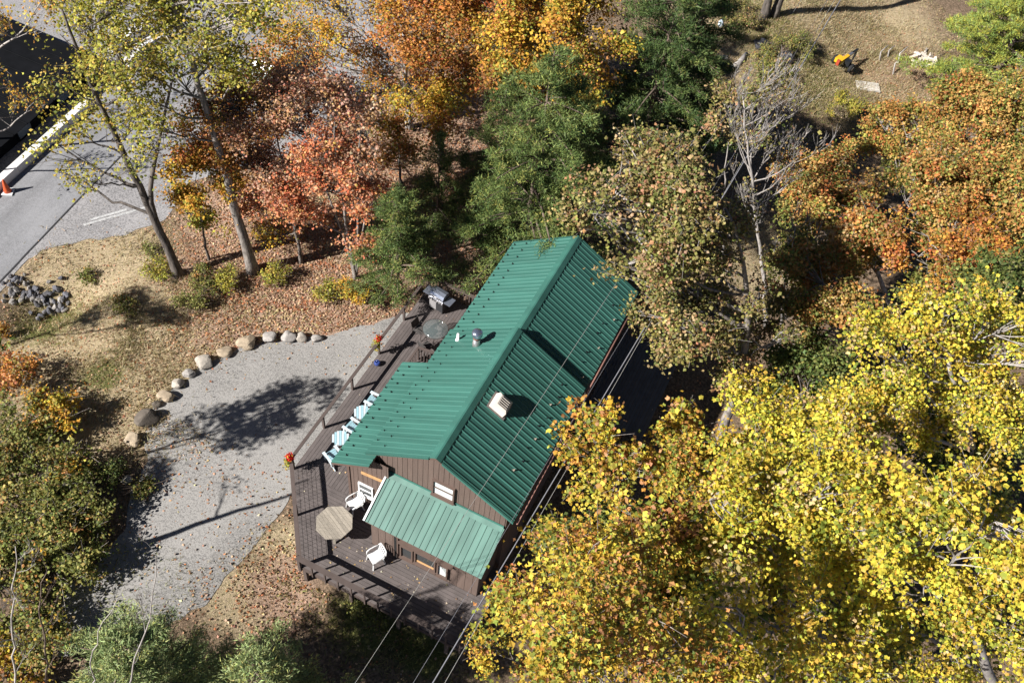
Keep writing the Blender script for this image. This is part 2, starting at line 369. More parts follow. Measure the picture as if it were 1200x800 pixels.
def bare(name, label, base, trunk, starts, pal, r0=.1, bark='pale', leaf=.1, per=2, depth=3, L=1.6, group=None, up=.3, low=.35, rmin=.007):
    base = np.asarray(base, float); root = thing(name, label, 'tree', tuple(base), group=group, world=True)
    pts = smooth_path([base-np.array([0, 0, .3])]+[np.asarray(q, float) for q in trunk], 20); pts[1:-1] += rng.normal(0, .03, (18, 3)); rad = r0*(1-.8*np.linspace(0, 1, 20))
    mb = MB(); mb.tube(pts, rad, 7); tips = []; br = MB()
    for k in range(starts):
        i = int(20*(low+(.98-low)*(k+rng.random())/starts)); i = min(i, 19); a = rng.random()*6.283
        grow(br, pts[i], np.array([math.cos(a), math.sin(a), .35+.5*rng.random()]), L*rng.uniform(.7, 1.2)*(1.15-.5*i/20), rad[i]*.6, depth-1, tips, up, rmin=rmin)
    mb.build('trunk', BARK[bark], root); br.build('branches', BARK[bark], root)['kind'] = 'stuff'
    if per and len(tips):
        tp = np.array(tips); idx = np.repeat(np.arange(len(tp)), per); P = tp[idx]+rng.normal(0, .12, (len(idx), 3)); T_, B_, N_ = leaf_frames(len(P), unit(rng.normal(size=(len(P), 3))+np.array([0, 0, .7])))
        V, F = leaf_geo(P, T_, B_, N_, leaf*np.exp(rng.normal(0, .2, len(P))), KITE); put('crown', quads_mesh('crown', V, F, LEAF, pick_cols(PAL[pal], len(P))), root)
    return root

# ------------------------------------------------------------------ the ground, the road, the lot, the drive
def inpoly(x, y, poly):
    x = np.asarray(x); y = np.asarray(y); r = np.zeros(x.shape, bool); n = len(poly)
    for i in range(n):
        x0, y0 = poly[i]; x1, y1 = poly[(i+1) % n]
        c = ((y0 > y) != (y1 > y)) & (x < (x1-x0)*(y-y0)/((y1-y0) if y1 != y0 else 1e-9)+x0); r ^= c
    return r
def gpoly(pp): return [tuple(gnd(*q)[:2]) for q in pp]
def ground_material():
    m, N, L, b = nm('ground_soil')
    geo = N.new('ShaderNodeNewGeometry')
    def noise(sc, det=8, rough=.6):
        n = N.new('ShaderNodeTexNoise'); n.inputs['Scale'].default_value = sc; n.inputs['Detail'].default_value = det; n.inputs['Roughness'].default_value = rough
        L.new(geo.outputs['Position'], n.inputs['Vector']); return n
    def ramp(inp, stops):
        r = N.new('ShaderNodeValToRGB'); e = r.color_ramp.elements
        while len(e) < len(stops): e.new(.5)
        for k, (p, c) in enumerate(stops): e[k].position = p; e[k].color = (*c, 1)
        L.new(inp, r.inputs[0]); return r
    def mixc(f, a, bb):
        x = N.new('ShaderNodeMix'); x.data_type = 'RGBA'; L.new(f, x.inputs['Factor']); L.new(a, x.inputs['A']); L.new(bb, x.inputs['B']); return x.outputs['Result']
    n1 = noise(2.2); n2 = noise(9); n3 = noise(28, 4)
    soil = ramp(n2.outputs['Fac'], [(.25, (.07, .052, .036)), (.5, (.15, .108, .07)), (.75, (.24, .175, .115))])
    straw = ramp(n2.outputs['Fac'], [(.25, (.23, .185, .105)), (.5, (.40, .325, .20)), (.78, (.58, .49, .33))])
    litt = ramp(n3.outputs['Fac'], [(.28, (.18, .12, .085)), (.5, (.37, .25, .18)), (.72, (.54, .40, .29))])
    am = N.new('ShaderNodeAttribute'); am.attribute_name = 'cover'
    sep = N.new('ShaderNodeSeparateColor'); L.new(am.outputs['Color'], sep.inputs[0])
    def brk(o, n, lo, hi):
        a = N.new('ShaderNodeMath'); a.operation = 'ADD'; L.new(o, a.inputs[0])
        s = N.new('ShaderNodeMath'); s.operation = 'MULTIPLY_ADD'; L.new(n.outputs['Fac'], s.inputs[0]); s.inputs[1].default_value = .9; s.inputs[2].default_value = -.45
        L.new(s.outputs[0], a.inputs[1]); q = N.new('ShaderNodeMapRange'); q.inputs[1].default_value = lo; q.inputs[2].default_value = hi; L.new(a.outputs[0], q.inputs[0]); return q.outputs[0]
    c = mixc(brk(sep.outputs[0], n1, .3, .7), soil.outputs[0], straw.outputs[0])
    c = mixc(brk(sep.outputs[1], n2, .3, .7), c, litt.outputs[0])
    gr = ramp(n2.outputs['Fac'], [(.3, (.07, .085, .025)), (.7, (.20, .19, .07))])
    c = mixc(brk(sep.outputs[2], n1, .45, .75), c, gr.outputs[0])
    L.new(c, b.inputs['Base Color']); b.inputs['Roughness'].default_value = .95; b.inputs['Specular IOR Level'].default_value = .1
    bp = N.new('ShaderNodeBump'); bp.inputs['Strength'].default_value = .8; bp.inputs['Distance'].default_value = .06; L.new(n3.outputs['Fac'], bp.inputs['Height']); L.new(bp.outputs[0], b.inputs['Normal'])
    return m
def blob(x, y, spots):
    v = np.zeros(np.shape(x))
    for px, py, rx in spots:
        P = gnd(px, py); v = np.maximum(v, np.exp(-(((x-P[0])**2+(y-P[1])**2)/rx**2)))
    return v
STRAW = [(110, 320, 4.0), (170, 430, 4.5), (60, 400, 3.5), (230, 390, 3), (150, 480, 3), (90, 470, 3.5), (930, 20, 7), (980, 60, 6), (860, 40, 5), (1010, 100, 5), (880, 300, 3), (120, 300, 3), (180, 380, 3), (1030, 30, 5), (540, 290, 1.8), (330, 640, 1.2), (280, 700, 1.6)]
LITTER = [(340, 330, 4), (280, 370, 3), (400, 370, 3), (330, 280, 4), (250, 310, 2.2), (430, 380, 2.0), (330, 690, 1.6), (560, 310, 3), (500, 130, 6), (540, 180, 5), (1050, 80, 3), (400, 300, 4), (300, 250, 4), (420, 220, 5)]
GREENS = [(440, 720, 2.0), (960, 100, 3), (60, 380, 2), (920, 60, 3), (120, 440, 1.2), (150, 700, 2), (500, 760, 1.5), (890, 20, 2.5)]
xs = np.concatenate([np.linspace(-400, -45, 14), np.arange(-44, 48, .4), np.linspace(50, 400, 14)])
ys = np.concatenate([np.linspace(-400, -26, 14), np.arange(-25, 76, .4), np.linspace(78, 450, 14)])
GX, GY = np.meshgrid(xs, ys, indexing='xy'); GZ = gz(GX, GY)
nx, ny = len(xs), len(ys); ii = (np.arange(ny-1)[:, None]*nx+np.arange(nx-1)[None, :]).ravel()
gm = quads_mesh('ground', np.stack([GX, GY, GZ], -1).reshape(-1, 3), np.stack([ii, ii+1, ii+nx+1, ii+nx], 1), ground_material(), smooth=True)
ca = gm.attributes.new('cover', 'FLOAT_COLOR', 'POINT'); cov = np.zeros((nx*ny, 4), np.float32); fx, fy = GX.ravel(), GY.ravel()
cov[:, 0] = blob(fx, fy, STRAW); cov[:, 1] = blob(fx, fy, LITTER); cov[:, 2] = blob(fx, fy, GREENS); cov[:, 3] = 1
cov[:, 1] = np.maximum(cov[:, 1], .35); ca.data.foreach_set('color', cov.ravel())
tag(put('ground', gm), 'sloping ground of leaf litter, dry grass and bare soil', None, kind='structure')

def gzm(x, y):
    """height of the ground mesh itself"""
    x = np.asarray(x, float); y = np.asarray(y, float)
    j = np.clip(np.searchsorted(xs, x)-1, 0, nx-2); i = np.clip(np.searchsorted(ys, y)-1, 0, ny-2)
    u = (x-xs[j])/(xs[j+1]-xs[j]); v = (y-ys[i])/(ys[i+1]-ys[i])
    return (GZ[i, j]*(1-u)+GZ[i, j+1]*u)*(1-v)+(GZ[i+1, j]*(1-u)+GZ[i+1, j+1]*u)*v
def surf_mat(name, c0, c1, fine=60, bump=.4, patch=.25, coarse=.5, streak=None):
    m, N, L, b = nm(name); geo = N.new('ShaderNodeNewGeometry')
    def noise(sc, det): 
        n = N.new('ShaderNodeTexNoise'); n.inputs['Scale'].default_value = sc; n.inputs['Detail'].default_value = det; L.new(geo.outputs['Position'], n.inputs['Vector']); return n
    n1, n2, n3 = noise(coarse, 5), noise(fine, 3), noise(7, 6)
    a = N.new('ShaderNodeMath'); a.operation = 'MULTIPLY_ADD'; a.inputs[1].default_value = patch; L.new(n1.outputs['Fac'], a.inputs[0]); L.new(n2.outputs['Fac'], a.inputs[2])
    a2 = N.new('ShaderNodeMath'); a2.operation = 'MULTIPLY_ADD'; a2.inputs[1].default_value = .35; L.new(n3.outputs['Fac'], a2.inputs[0]); L.new(a.outputs[0], a2.inputs[2])
    if streak is not None:                                    # wheel lanes drawn out along the way
        mp = N.new('ShaderNodeMapping'); mp.vector_type = 'TEXTURE'; mp.inputs['Rotation'].default_value = (0, 0, streak); mp.inputs['Scale'].default_value = (30, .9, 1); L.new(geo.outputs['Position'], mp.inputs[0])
        ns = N.new('ShaderNodeTexNoise'); ns.inputs['Scale'].default_value = 1.0; ns.inputs['Detail'].default_value = 5; L.new(mp.outputs[0], ns.inputs['Vector'])
        a3 = N.new('ShaderNodeMath'); a3.operation = 'MULTIPLY_ADD'; a3.inputs[1].default_value = .5; L.new(ns.outputs['Fac'], a3.inputs[0])
        a4 = N.new('ShaderNodeMath'); a4.operation = 'SUBTRACT'; a4.inputs[1].default_value = .25; L.new(a2.outputs[0], a4.inputs[0]); L.new(a4.outputs[0], a3.inputs[2]); a2 = a3
    r = N.new('ShaderNodeValToRGB'); r.color_ramp.elements[0].position = .55; r.color_ramp.elements[1].position = .98
    r.color_ramp.elements[0].color = (*c0, 1); r.color_ramp.elements[1].color = (*c1, 1); L.new(a2.outputs[0], r.inputs[0]); L.new(r.outputs[0], b.inputs['Base Color'])
    b.inputs['Roughness'].default_value = .92; b.inputs['Specular IOR Level'].default_value = .2
    bp = N.new('ShaderNodeBump'); bp.inputs['Strength'].default_value = bump; bp.inputs['Distance'].default_value = .02; L.new(n2.outputs['Fac'], bp.inputs['Height']); L.new(bp.outputs[0], b.inputs['Normal'])
    return m
def sheet(name, poly, lift, m, res=.12, ragged=.5, label=None):
    P = np.array(poly); x = np.arange(P[:, 0].min()-1, P[:, 0].max()+1, res); y = np.arange(P[:, 1].min()-1, P[:, 1].max()+1, res)
    X, Y = np.meshgrid(x, y); wx, wy = X, Y
    ins = inpoly(wx, wy, poly); Z = gzm(X, Y)+lift; n = len(x)
    ok = ins[:-1, :-1] & ins[1:, :-1] & ins[:-1, 1:] & ins[1:, 1:]; i, j = np.nonzero(ok); a = i*n+j
    F = np.stack([a, a+1, a+n+1, a+n], 1); used = np.unique(F); remap = -np.ones(X.size, int); remap[used] = np.arange(len(used))
    V = np.stack([X, Y, Z], -1).reshape(-1, 3)[used]
    cnt = np.bincount(F.ravel(), minlength=X.size)[used]; e = np.nonzero(cnt < 4)[0]; q = V[e, :2].copy(); best = np.full(len(e), 1e9); tgt = q.copy()
    for k in range(len(P)):                                   # pull the rim onto the outline
        a_, b_ = P[k], P[(k+1) % len(P)]; dv = b_-a_; t = np.clip(((q-a_)@dv)/(dv@dv), 0, 1)[:, None]; c_ = a_+dv*t; ds = ((c_-q)**2).sum(1); m_ = ds < best; best[m_] = ds[m_]; tgt[m_] = c_[m_]
    tgt += (np.stack([vnoise(tgt[:, 0]*1.7, tgt[:, 1]*1.7, 41), vnoise(tgt[:, 0]*1.7, tgt[:, 1]*1.7, 42)], 1)-.5)*ragged*.7
    V[e, :2] = tgt; V[e, 2] = gzm(tgt[:, 0], tgt[:, 1])+lift
    return tag(put(name, quads_mesh(name, V, remap[F], m, smooth=True)), label, None, kind='structure')
DRIVE = gpoly([(460, 372), (425, 381), (385, 391), (340, 399), (285, 404), (240, 428), (205, 455), (180, 480), (168, 505), (172, 540), (150, 580), (145, 625), (120, 655), (85, 680), (55, 730), (60, 770), (110, 760), (190, 735), (228, 715), (262, 680), (300, 640), (330, 600), (345, 575)])
DRIVE += [(0.35, -.4), (0.4, 5.0), (.4, 10.5)]
sheet('driveway', DRIVE, .018, surf_mat('gravel', (.07, .068, .066), (.315, .302, .285), fine=19, patch=.45, coarse=.35), label='curved grey gravel driveway beside the deck')
LOT = gpoly([(-60, 390), (48, 292), (90, 284), (140, 276), (190, 262), (206, 240), (216, 214), (300, 192), (385, 172), (420, 120), (470, 70), (480, 0), (470, -60), (250, -140), (-250, 0), (-250, 250)])
sheet('parking_lot', LOT, .018, surf_mat('lot_gravel', (.11, .108, .11), (.31, .30, .30), fine=14, patch=.35), res=.25, ragged=.5, label='grey gravel lot behind the trees')
ra, rb, rc_, rd = [gnd(*q) for q in [(-40, 368), (100, 226), (62, 176), (-80, 312)]]
d1 = unit(rb-ra); far = 14.0
rpoly = [tuple((ra-d1*8)[:2]), tuple((rb+d1*far)[:2]), tuple((rc_+d1*far)[:2]), tuple((rd-d1*8)[:2])]
def strip(name, poly4, lift, m, nu=60, nv=14):
    p = np.array(poly4); u = np.linspace(0, 1, nu)[:, None, None]; v = np.linspace(0, 1, nv)[None, :, None]
    Q = (p[0]*(1-u)+p[1]*u)*(1-v)+(p[3]*(1-u)+p[2]*u)*v; Z = gzm(Q[..., 0], Q[..., 1])+lift
    V = np.concatenate([Q, Z[..., None]], -1).reshape(-1, 3); a = (np.arange(nu-1)[:, None]*nv+np.arange(nv-1)[None, :]).ravel()
    return put(name, quads_mesh(name, V, np.stack([a, a+nv, a+nv+1, a+1], 1), m, smooth=True))
tag(strip('road', rpoly, .034, surf_mat('asphalt', (.15, .15, .155), (.27, .27, .28), fine=30, patch=.3, streak=math.atan2(d1[1], d1[0]))), 'smooth grey asphalt road past the bank', None, kind='structure')
off = unit((rc_-rb)*np.array([1, 1, 0]))[:2]
def band(name, s0, s1, lift, m, label):
    q0 = ra[:2]+off*s0; q1 = rb[:2]+off*s0; q2 = rb[:2]+off*s1; q3 = ra[:2]+off*s1
    return tag(strip(name, [tuple(q0-d1[:2]*8), tuple(q1+d1[:2]*3), tuple(q2+d1[:2]*3), tuple(q3-d1[:2]*8)], lift, m, 80, 3), label, None, kind='structure')
band('road_seam', -.05, .035, .039, mat('tar', (.03, .03, .032), .8), 'dark tarred seam along the road edge')
pw = [gnd(*q) for q in [(98, 264), (140, 252), (175, 242)]]
for k, (o0, l) in enumerate([((0, 0), 1), ((.05, .45), .55)]):
    a, c = pw[0][:2]+np.array(o0), (pw[0]+(pw[2]-pw[0])*l)[:2]+np.array(o0); n_ = np.array([-(c-a)[1], (c-a)[0]]); n_ = n_/np.linalg.norm(n_)*.07
    tag(strip('road_marking', [tuple(a-n_), tuple(c-n_), tuple(c+n_), tuple(a+n_)], .026, mat('worn_paint', (.36, .36, .355), .8, var=.35, scale=14), 20, 3),
        ['long worn white line scuffed across the gravel lot', 'short worn white line scuffed beside the long one'][k], None, kind='structure')

# ------------------------------------------------------------------ the cabin
GREEN = mat('green_metal', (.042, .132, .106), .42, var=.16, scale=1.1, spec=.3, stretch=(.35, 1.6, .35))
PALEGREEN = mat('faded_green_metal', (.09, .178, .147), .4, var=.22, scale=1.3, spec=.4, stretch=(1.6, .35, .35))
BROWN = mat('brown_siding', (.125, .088, .072), .75, var=.10, scale=3, bump=.25, bscale=30, stretch=(4, 4, .5))
TRIM = mat('brown_trim', (.112, .075, .060), .7, var=.1, scale=4)
WOOD = mat('fresh_wood', (.50, .29, .13), .7, var=.15, scale=6)
WHITE = mat('white_paint', (.78, .78, .77), .5, var=.04)
BLACK = mat('black_metal', (.015, .016, .018), .4, var=.2)
PANE = glass('window_glass', (.035, .04, .042), .12); PANEW = mat('blind', (.62, .66, .64), .35, var=.05)
DARK = mat('recess_shade_black', (.012, .012, .012), .8)  # flat black standing in for the shade inside the doorway
RX, RZ = 6.20, 5.85; LX, LZ = 3.42, 3.99; EX, EZ = 9.25, 4.055
Y0, YS, Y1 = 0.01, 6.36, 12.21; STEP = .30
cab = thing('cabin', 'brown board cabin with green ribbed metal roof in the middle', 'house', (6.3, 4.0, -1.0), world=True)
def panel_mesh(w, nr, top, bot, along, m):
    """ribbed sheet, w wide with nr ribs; top and bot are (horizontal, z) of the upper and lower edge; along 'y' or 'x' is the width axis"""
    sp = w/nr; pr = []
    for i in range(nr):
        c = (i+.5)*sp; pr += [(i*sp, 0), (c-.034, 0), (c-.014, .024), (c+.014, .024), (c+.034, 0)]
    pr.append((w, 0)); dx, dz = bot[0]-top[0], bot[1]-top[1]; l = math.hypot(dx, dz); nxz = (-dz/l, dx/l)
    if nxz[1] < 0: nxz = (-nxz[0], -nxz[1])
    mb = MB(); vs = []
    for (hx, hz) in (top, bot):
        for a, h in pr:
            X, Z = hx+nxz[0]*h, hz+nxz[1]*h; vs.append((X, a, Z) if along == 'y' else (a, X, Z))
    n = len(pr); mb.add(vs, [(i, i+1, n+i+1, n+i) for i in range(n-1)]); return mb.build('panel', m, mesh_only=True)
def lay(parent, ribs_total, start, length, top, bot, along, m):
    sp = length/ribs_total; k = 0; cache = {}
    while k < ribs_total:
        n = min(4, ribs_total-k)
        if n not in cache: cache[n] = panel_mesh(sp*n, n, top, bot, along, m)
        put('panel', cache[n], parent, (0, start+k*sp, 0) if along == 'y' else (start+k*sp, 0, 0)); k += n
def slope_slab(x0, z0, x1, z1, ya, yb, th=.14):
    mb = MB(); vs = [(x0, ya, z0), (x1, ya, z1), (x1, yb, z1), (x0, yb, z0), (x0, ya, z0-th), (x1, ya, z1-th), (x1, yb, z1-th), (x0, yb, z0-th)]
    return mb.add(vs, [(0, 1, 2, 3), (4, 7, 6, 5), (0, 4, 5, 1), (1, 5, 6, 2), (2, 6, 7, 3), (3, 7, 4, 0)])
def roof_part(name, dz, ya, yb, ribs, label):
    mb = slope_slab(LX+.02, LZ-.012-dz, RX, RZ-.012-dz, ya+.02, yb-.02)
    s2 = slope_slab(RX, RZ-.012-dz, EX-.02, EZ-.012-dz, ya+.02, yb-.02); mb.add(s2.v, s2.f)
    r = mb.build('roof', TRIM, cab); tag(r, label)
    lay(r, ribs, ya, yb-ya, (RX, RZ-dz), (LX, LZ-dz), 'y', GREEN); lay(r, ribs, ya, yb-ya, (RX, RZ-dz), (EX, EZ-dz), 'y', GREEN)
    sL = (RZ-LZ)/(RX-LX); sR = (RZ-EZ)/(EX-RX); c = MB()
    ys_ = (ya-.03, yb+.03 if dz == 0 else yb); prof = [(RX-.24, RZ-.24*sL+.035-dz), (RX-.03, RZ+.035-dz), (RX+.03, RZ+.035-dz), (RX+.20, RZ-.20*sR+.035-dz), (RX+.22, RZ-.22*sR+.008-dz)]
    c.add([(x, y, z) for y in ys_ for x, z in prof]+[(RX-.25, y, RZ-.25*sL+.008-dz) for y in ys_], [(i, i+1, 5+i+1, 5+i) for i in range(4)]+[(10, 0, 5, 11)])
    c.build('ridge_cap', GREEN, r)
    for yy in ((ya-.02, ya+.05), (yb-.05, yb+.02)):
        for (xa, za, xb, zb) in ((LX, LZ, RX-.26, RZ-.26*sL), (RX+.24, RZ-.24*sR, EX, EZ)):
            t = MB(); s_ = slope_slab(xa, za+.03-dz, xb, zb+.03-dz, yy[0], yy[1], .12); t.add(s_.v, s_.f); t.build('rake_trim', GREEN, r)
    return r
rf = roof_part('roof', 0, Y0, YS, 28, 'raised front section of the green ribbed roof')
rr_ = roof_part('roof', STEP, YS+.03, Y1, 26, 'lower rear section of the green ribbed roof')
# step in the roof closed by a riser board
MB().add([(LX+.1, YS-.04, LZ-.1), (RX, YS-.04, RZ-.06), (EX-.1, YS-.04, EZ-.1), (EX-.1, YS-.04, EZ-.6), (RX, YS-.04, RZ-.7), (LX+.1, YS-.04, LZ-.6)], [(0, 5, 4, 1), (1, 4, 3, 2)]).build('roof_riser', GREEN, cab)
# porch roof
PX, PZ, PUX, PUZ, PYA, PYB = 2.16, 2.84, 3.78, 3.86, -.38, 4.83
pr = slope_slab(PX+.02, PZ-.012, PUX, PUZ-.012, PYA+.02, PYB-.02).build('porch_roof', TRIM, cab)
lay(pr, 23, PYA, PYB-PYA, (PUX, PUZ), (PX, PZ), 'y', GREEN)
# bump-out roof
BX0, BX1, BYE, BZE, BYT, BZT = 4.24, 8.89, -1.52, 2.15, .20, 2.93
mb = MB(); th = .10
mb.add([(BX0+.02, BYE+.02, BZE-.012), (BX1-.02, BYE+.02, BZE-.012), (BX1-.02, BYT, BZT-.012), (BX0+.02, BYT, BZT-.012), (BX0+.02, BYE+.02, BZE-th), (BX1-.02, BYE+.02, BZE-th), (BX1-.02, BYT, BZT-th), (BX0+.02, BYT, BZT-th)],
       [(0, 1, 2, 3), (4, 7, 6, 5), (0, 4, 5, 1), (1, 5, 6, 2), (2, 6, 7, 3), (3, 7, 4, 0)])
br = tag(mb.build('lean_to_roof', TRIM, cab), 'paler faded green lean-to roof at the front')
lay(br, 20, BX0, BX1-BX0, (BYT, BZT), (BYE, BZE), 'x', PALEGREEN)
MB().bar((BX0-.03, BYE, BZE+.01), (BX0-.03, BYT, BZT+.01), .07, .09).build('rake_trim', WHITE, br)
MB().bar((BX1+.02, BYE, BZE+.01), (BX1+.02, BYT, BZT+.01), .05, .08).build('rake_trim', PALEGREEN, br)
MB().bar((BX0, BYT-.06, BZT+.03), (BX1, BYT-.06, BZT+.03), .22, .02, up=(0, -.45, 1)).build('flashing', PALEGREEN, br)
MB().bar((BX0, BYT+.015, BZT+.10), (BX1, BYT+.015, BZT+.10), .02, .12).build('flashing', GREEN, br)
# walls: a core and its boards
WX0, WX1, WY0, WY1 = 3.78, 8.92, .26, 11.95
core = MB(); zt = lambda x: (RZ-(RX-x)*(RZ-LZ)/(RX-LX) if x < RX else RZ-(x-RX)*(RZ-EZ)/(EX-RX))-.15
pf = [(WX0, -2.6), (WX1, -2.6), (WX1, zt(WX1)-.02), (RX, zt(RX)-.02), (WX0, zt(WX0)-.02)]
for ya, yb, dz in ((WY0, YS-.02, 0), (YS-.02, WY1, STEP)):
    q = [(x, z-(dz if i > 1 else 0)) for i, (x, z) in enumerate(pf)]
    core.add([(x, ya, z) for x, z in q]+[(x, yb, z) for x, z in q], [(0, 1, 2, 3, 4), (9, 8, 7, 6, 5), (0, 5, 6, 1), (1, 6, 7, 2), (2, 7, 8, 3), (3, 8, 9, 4), (4, 9, 5, 0)])
wall = core.build('wall', TRIM, cab)
def board_x(parent, x0, x1, y, zb, zta, ztb, th=.022, nrm=-1):
    """upright board on a wall facing -y, its top cut along the rake"""
    ya, yb = y, y+nrm*th
    MB().add([(x0, ya, zb), (x1, ya, zb), (x1, ya, ztb), (x0, ya, zta), (x0, yb, zb), (x1, yb, zb), (x1, yb, ztb), (x0, yb, zta)],
             [(4, 5, 6, 7), (0, 4, 7, 3), (1, 2, 6, 5), (3, 7, 6, 2), (0, 1, 5, 4)]).build('board', BROWN, parent)
bw = .205; x = WX0
while x < WX1-.02:
    x2 = min(x+bw-.014, WX1); board_x(wall, x, x2, WY0, 1.2 if BX0 < x < BX1 else -1.2, zt(x)-.03, zt(x2)-.03); x += bw
for s_, X in ((-1, WX0), (1, WX1)):
    y = WY0
    while y < WY1-.05:
        y2 = min(y+.30-.012, WY1); dz = STEP if y > YS-.1 else 0
        MB().box(min(X, X+s_*.022), max(X, X+s_*.022), y, y2, -2.4, zt(X)-.03-dz).build('board', BROWN, wall); y += .30
MB().box(WX0-.05, WX0+.07, WY0-.05, WY0-.023, 0, zt(WX0)-.02).build('corner_board', TRIM, wall)
def window(parent, x0, x1, z0, z1, y, frame, bars=(), pane=PANE, depth=.09, fw_=.06, sill=True, out=-1):
    """window in a wall that faces -y"""
    f = MB(); f.box(x0-fw_, x0, y-depth, y, z0-fw_, z1+fw_); f.box(x1, x1+fw_, y-depth, y, z0-fw_, z1+fw_); f.box(x0, x1, y-depth, y, z1, z1+fw_); f.box(x0, x1, y-depth, y, z0-fw_, z0)
    w = f.build('window', frame, parent)
    zs = [z0]+[z0+(z1-z0)*b for b in bars]+[z1]
    for i in range(len(zs)-1):
        MB().box(x0+.002, x1-.002, y-.04, y-.028, zs[i]+(.02 if i else 0), zs[i+1]-(.02 if i < len(zs)-2 else 0)).build('pane', pane[i] if isinstance(pane, (list, tuple)) else pane, w)
    for b in bars: MB().box(x0+.002, x1-.002, y-.07, y-.026, z0+(z1-z0)*b-.025, z0+(z1-z0)*b+.025).build('glazing_bar', frame, w)
    if sill: MB().box(x0-fw_-.02, x1+fw_+.02, y-depth-.05, y-.024, z0-fw_-.05, z0-fw_-.003).build('sill', frame, w)
    return w
tag(window(cab, 6.09, 6.86, 3.16, 4.02, WY0-.022, TRIM, (.5,), [PANEW, PANEW], .10), 'gable window with pale blinds')
# porch room under the porch roof
PWX, PWY = 2.62, .05
pw_ = MB(); pw_.add([(PWX, PWY, -.6), (4.34, PWY, -.6), (4.34, PWY, 3.62), (3.76, PWY, 3.62), (PWX, PWY, 2.94), (PWX, 4.7, -.6), (3.75, 4.7, -.6), (3.75, 4.7, 3.55), (PWX, 4.7, 2.94)],
                    [(0, 1, 2, 3, 4), (0, 4, 8, 5), (5, 8, 7, 6)])
pwall = pw_.build('porch_wall', TRIM, cab); x = PWX
while x < 4.30:
    x2 = min(x+bw-.014, 4.33); t = lambda q: min(3.6, 2.90+(q-PWX)*.62); board_x(pwall, x, x2, PWY, -.4, t(x), t(x2)); x += bw
MB().box(PWX-.05, PWX+.05, PWY-.06, PWY-.024, 0, 2.85).build('corner_board', TRIM, pwall)
MB().bar((3.2, PWY-.06, 2.42), (4.2, PWY-.06, 2.52), .05, .12).build('header_beam', WOOD, pwall)
tag(window(cab, 3.08, 3.60, .84, 1.50, PWY-.022, WHITE, (.5,), PANE, .06), 'small white framed porch window')
# bump-out walls
BWX0, BWX1, BWY = 4.36, 8.77, -1.27
bwm = MB().add([(BWX0, BWY, -.3), (BWX1, BWY, -.3), (BWX1, BWY, 2.12), (BWX0, BWY, 2.12), (BWX0, WY0, -.3), (BWX1, WY0, -.3), (BWX1, WY0, 2.75), (BWX0, WY0, 2.75)],
               [(0, 1, 2, 3), (1, 5, 6, 2), (4, 0, 3, 7)]).build('lean_to_wall', TRIM, cab)
x = BWX0; bw2 = .30
while x < BWX1-.02:
    x2 = min(x+bw2-.014, BWX1); board_x(bwm, x, x2, BWY, -.2, 2.10, 2.10); x += bw2
y = BWY
while y < WY0-.05:
    y2 = min(y+.28, WY0)
    for X, s_ in ((BWX0, -1), (BWX1, 1)): MB().box(min(X, X+s_*.02), max(X, X+s_*.02), y, y2-.012, -.2, 2.05+(y-BWY)*.45).build('board', BROWN, bwm)
    y += .28
d_ = MB().box(5.30, 5.52, BWY-.10, BWY-.023, -.02, 1.95).build('door_frame', TRIM, cab); MB().box(5.36, 5.46, BWY-.105, BWY-.10, 0, 1.86).build('door_recess_shade', DARK, d_)  # thin black plate on the frame stands in for the shaded recess
for (xa, xb, za, zb, pn, lb) in ((5.66, 6.08, .42, 1.20, PANE, 'left narrow lean-to window'), (6.26, 7.02, .52, 1.30, PANE, 'wide middle lean-to window'), (7.20, 7.52, .42, 1.22, PANEW, 'right narrow lean-to window with pale blind')):
    w = tag(window(cab, xa, xb, za, zb, BWY-.022, TRIM, (), pn, .10), lb)
MB().box(6.28, 7.00, BWY-.075, BWY-.064, .53, .66).build('inner_sill', WOOD, cab)
MB().box(5.5, 7.75, BWY-.16, BWY-.023, 1.45, 1.52).build('window_header', TRIM, cab)
# roof furniture
sp = MB().lathe([(.15, -.12), (.15, .18), (.135, .19), (.135, .52)], (4.96, 5.5, 5.02), 18).build('stove_pipe', mat('galvanised', (.55, .53, .52), .35, .8, var=.15, scale=9), cab)
MB().lathe([(.17, .53), (.20, .60), (.20, .76), (.17, .80), (.04, .83)], (4.96, 5.5, 5.02), 18).build('pipe_cap', mat('pipe_cap_metal', (.45, .5, .62), .25, .9, var=.05), sp)
MB().lathe([(.155, .42), (.155, .52)], (4.96, 5.5, 5.02), 18).build('pipe_band', mat('rusty_band', (.22, .10, .07), .7), sp)
MB().lathe([(.10, -.06), (.09, .03), (.055, .04), (.055, .36), (.02, .37)], (4.05, 5.8, 4.41), 12).build('vent_pipe', WHITE, cab)
def on_right(x, y, h): 
    s = (RZ-EZ)/(EX-RX); n = np.array([s, 0, 1])/math.hypot(s, 1); return np.array([x, y, RZ-(x-RX)*s])+n*h
def rbox(mb, x0, x1, y0, y1, h0, h1, inset=0.0):
    a = [on_right(x, y, h0) for x, y in ((x0, y0), (x1, y0), (x1, y1), (x0, y1))]
    b = [on_right(x, y, h1) for x, y in ((x0+inset, y0+inset), (x1-inset, y0+inset), (x1-inset, y1-inset), (x0+inset, y1-inset))]
    return mb.add(a+b, [(3, 2, 1, 0), (4, 5, 6, 7), (0, 1, 5, 4), (1, 2, 6, 5), (2, 3, 7, 6), (3, 0, 4, 7)])
CREAM = mat('cream_plastic', (.62, .56, .49), .5, var=.06)
vb = rbox(MB(), 6.72, 7.28, 2.92, 3.54, .0, .30, .03); rbox(vb, 6.75, 7.25, 2.95, 3.51, .30, .36, .07); vent = vb.build('roof_ventilator', CREAM, cab)
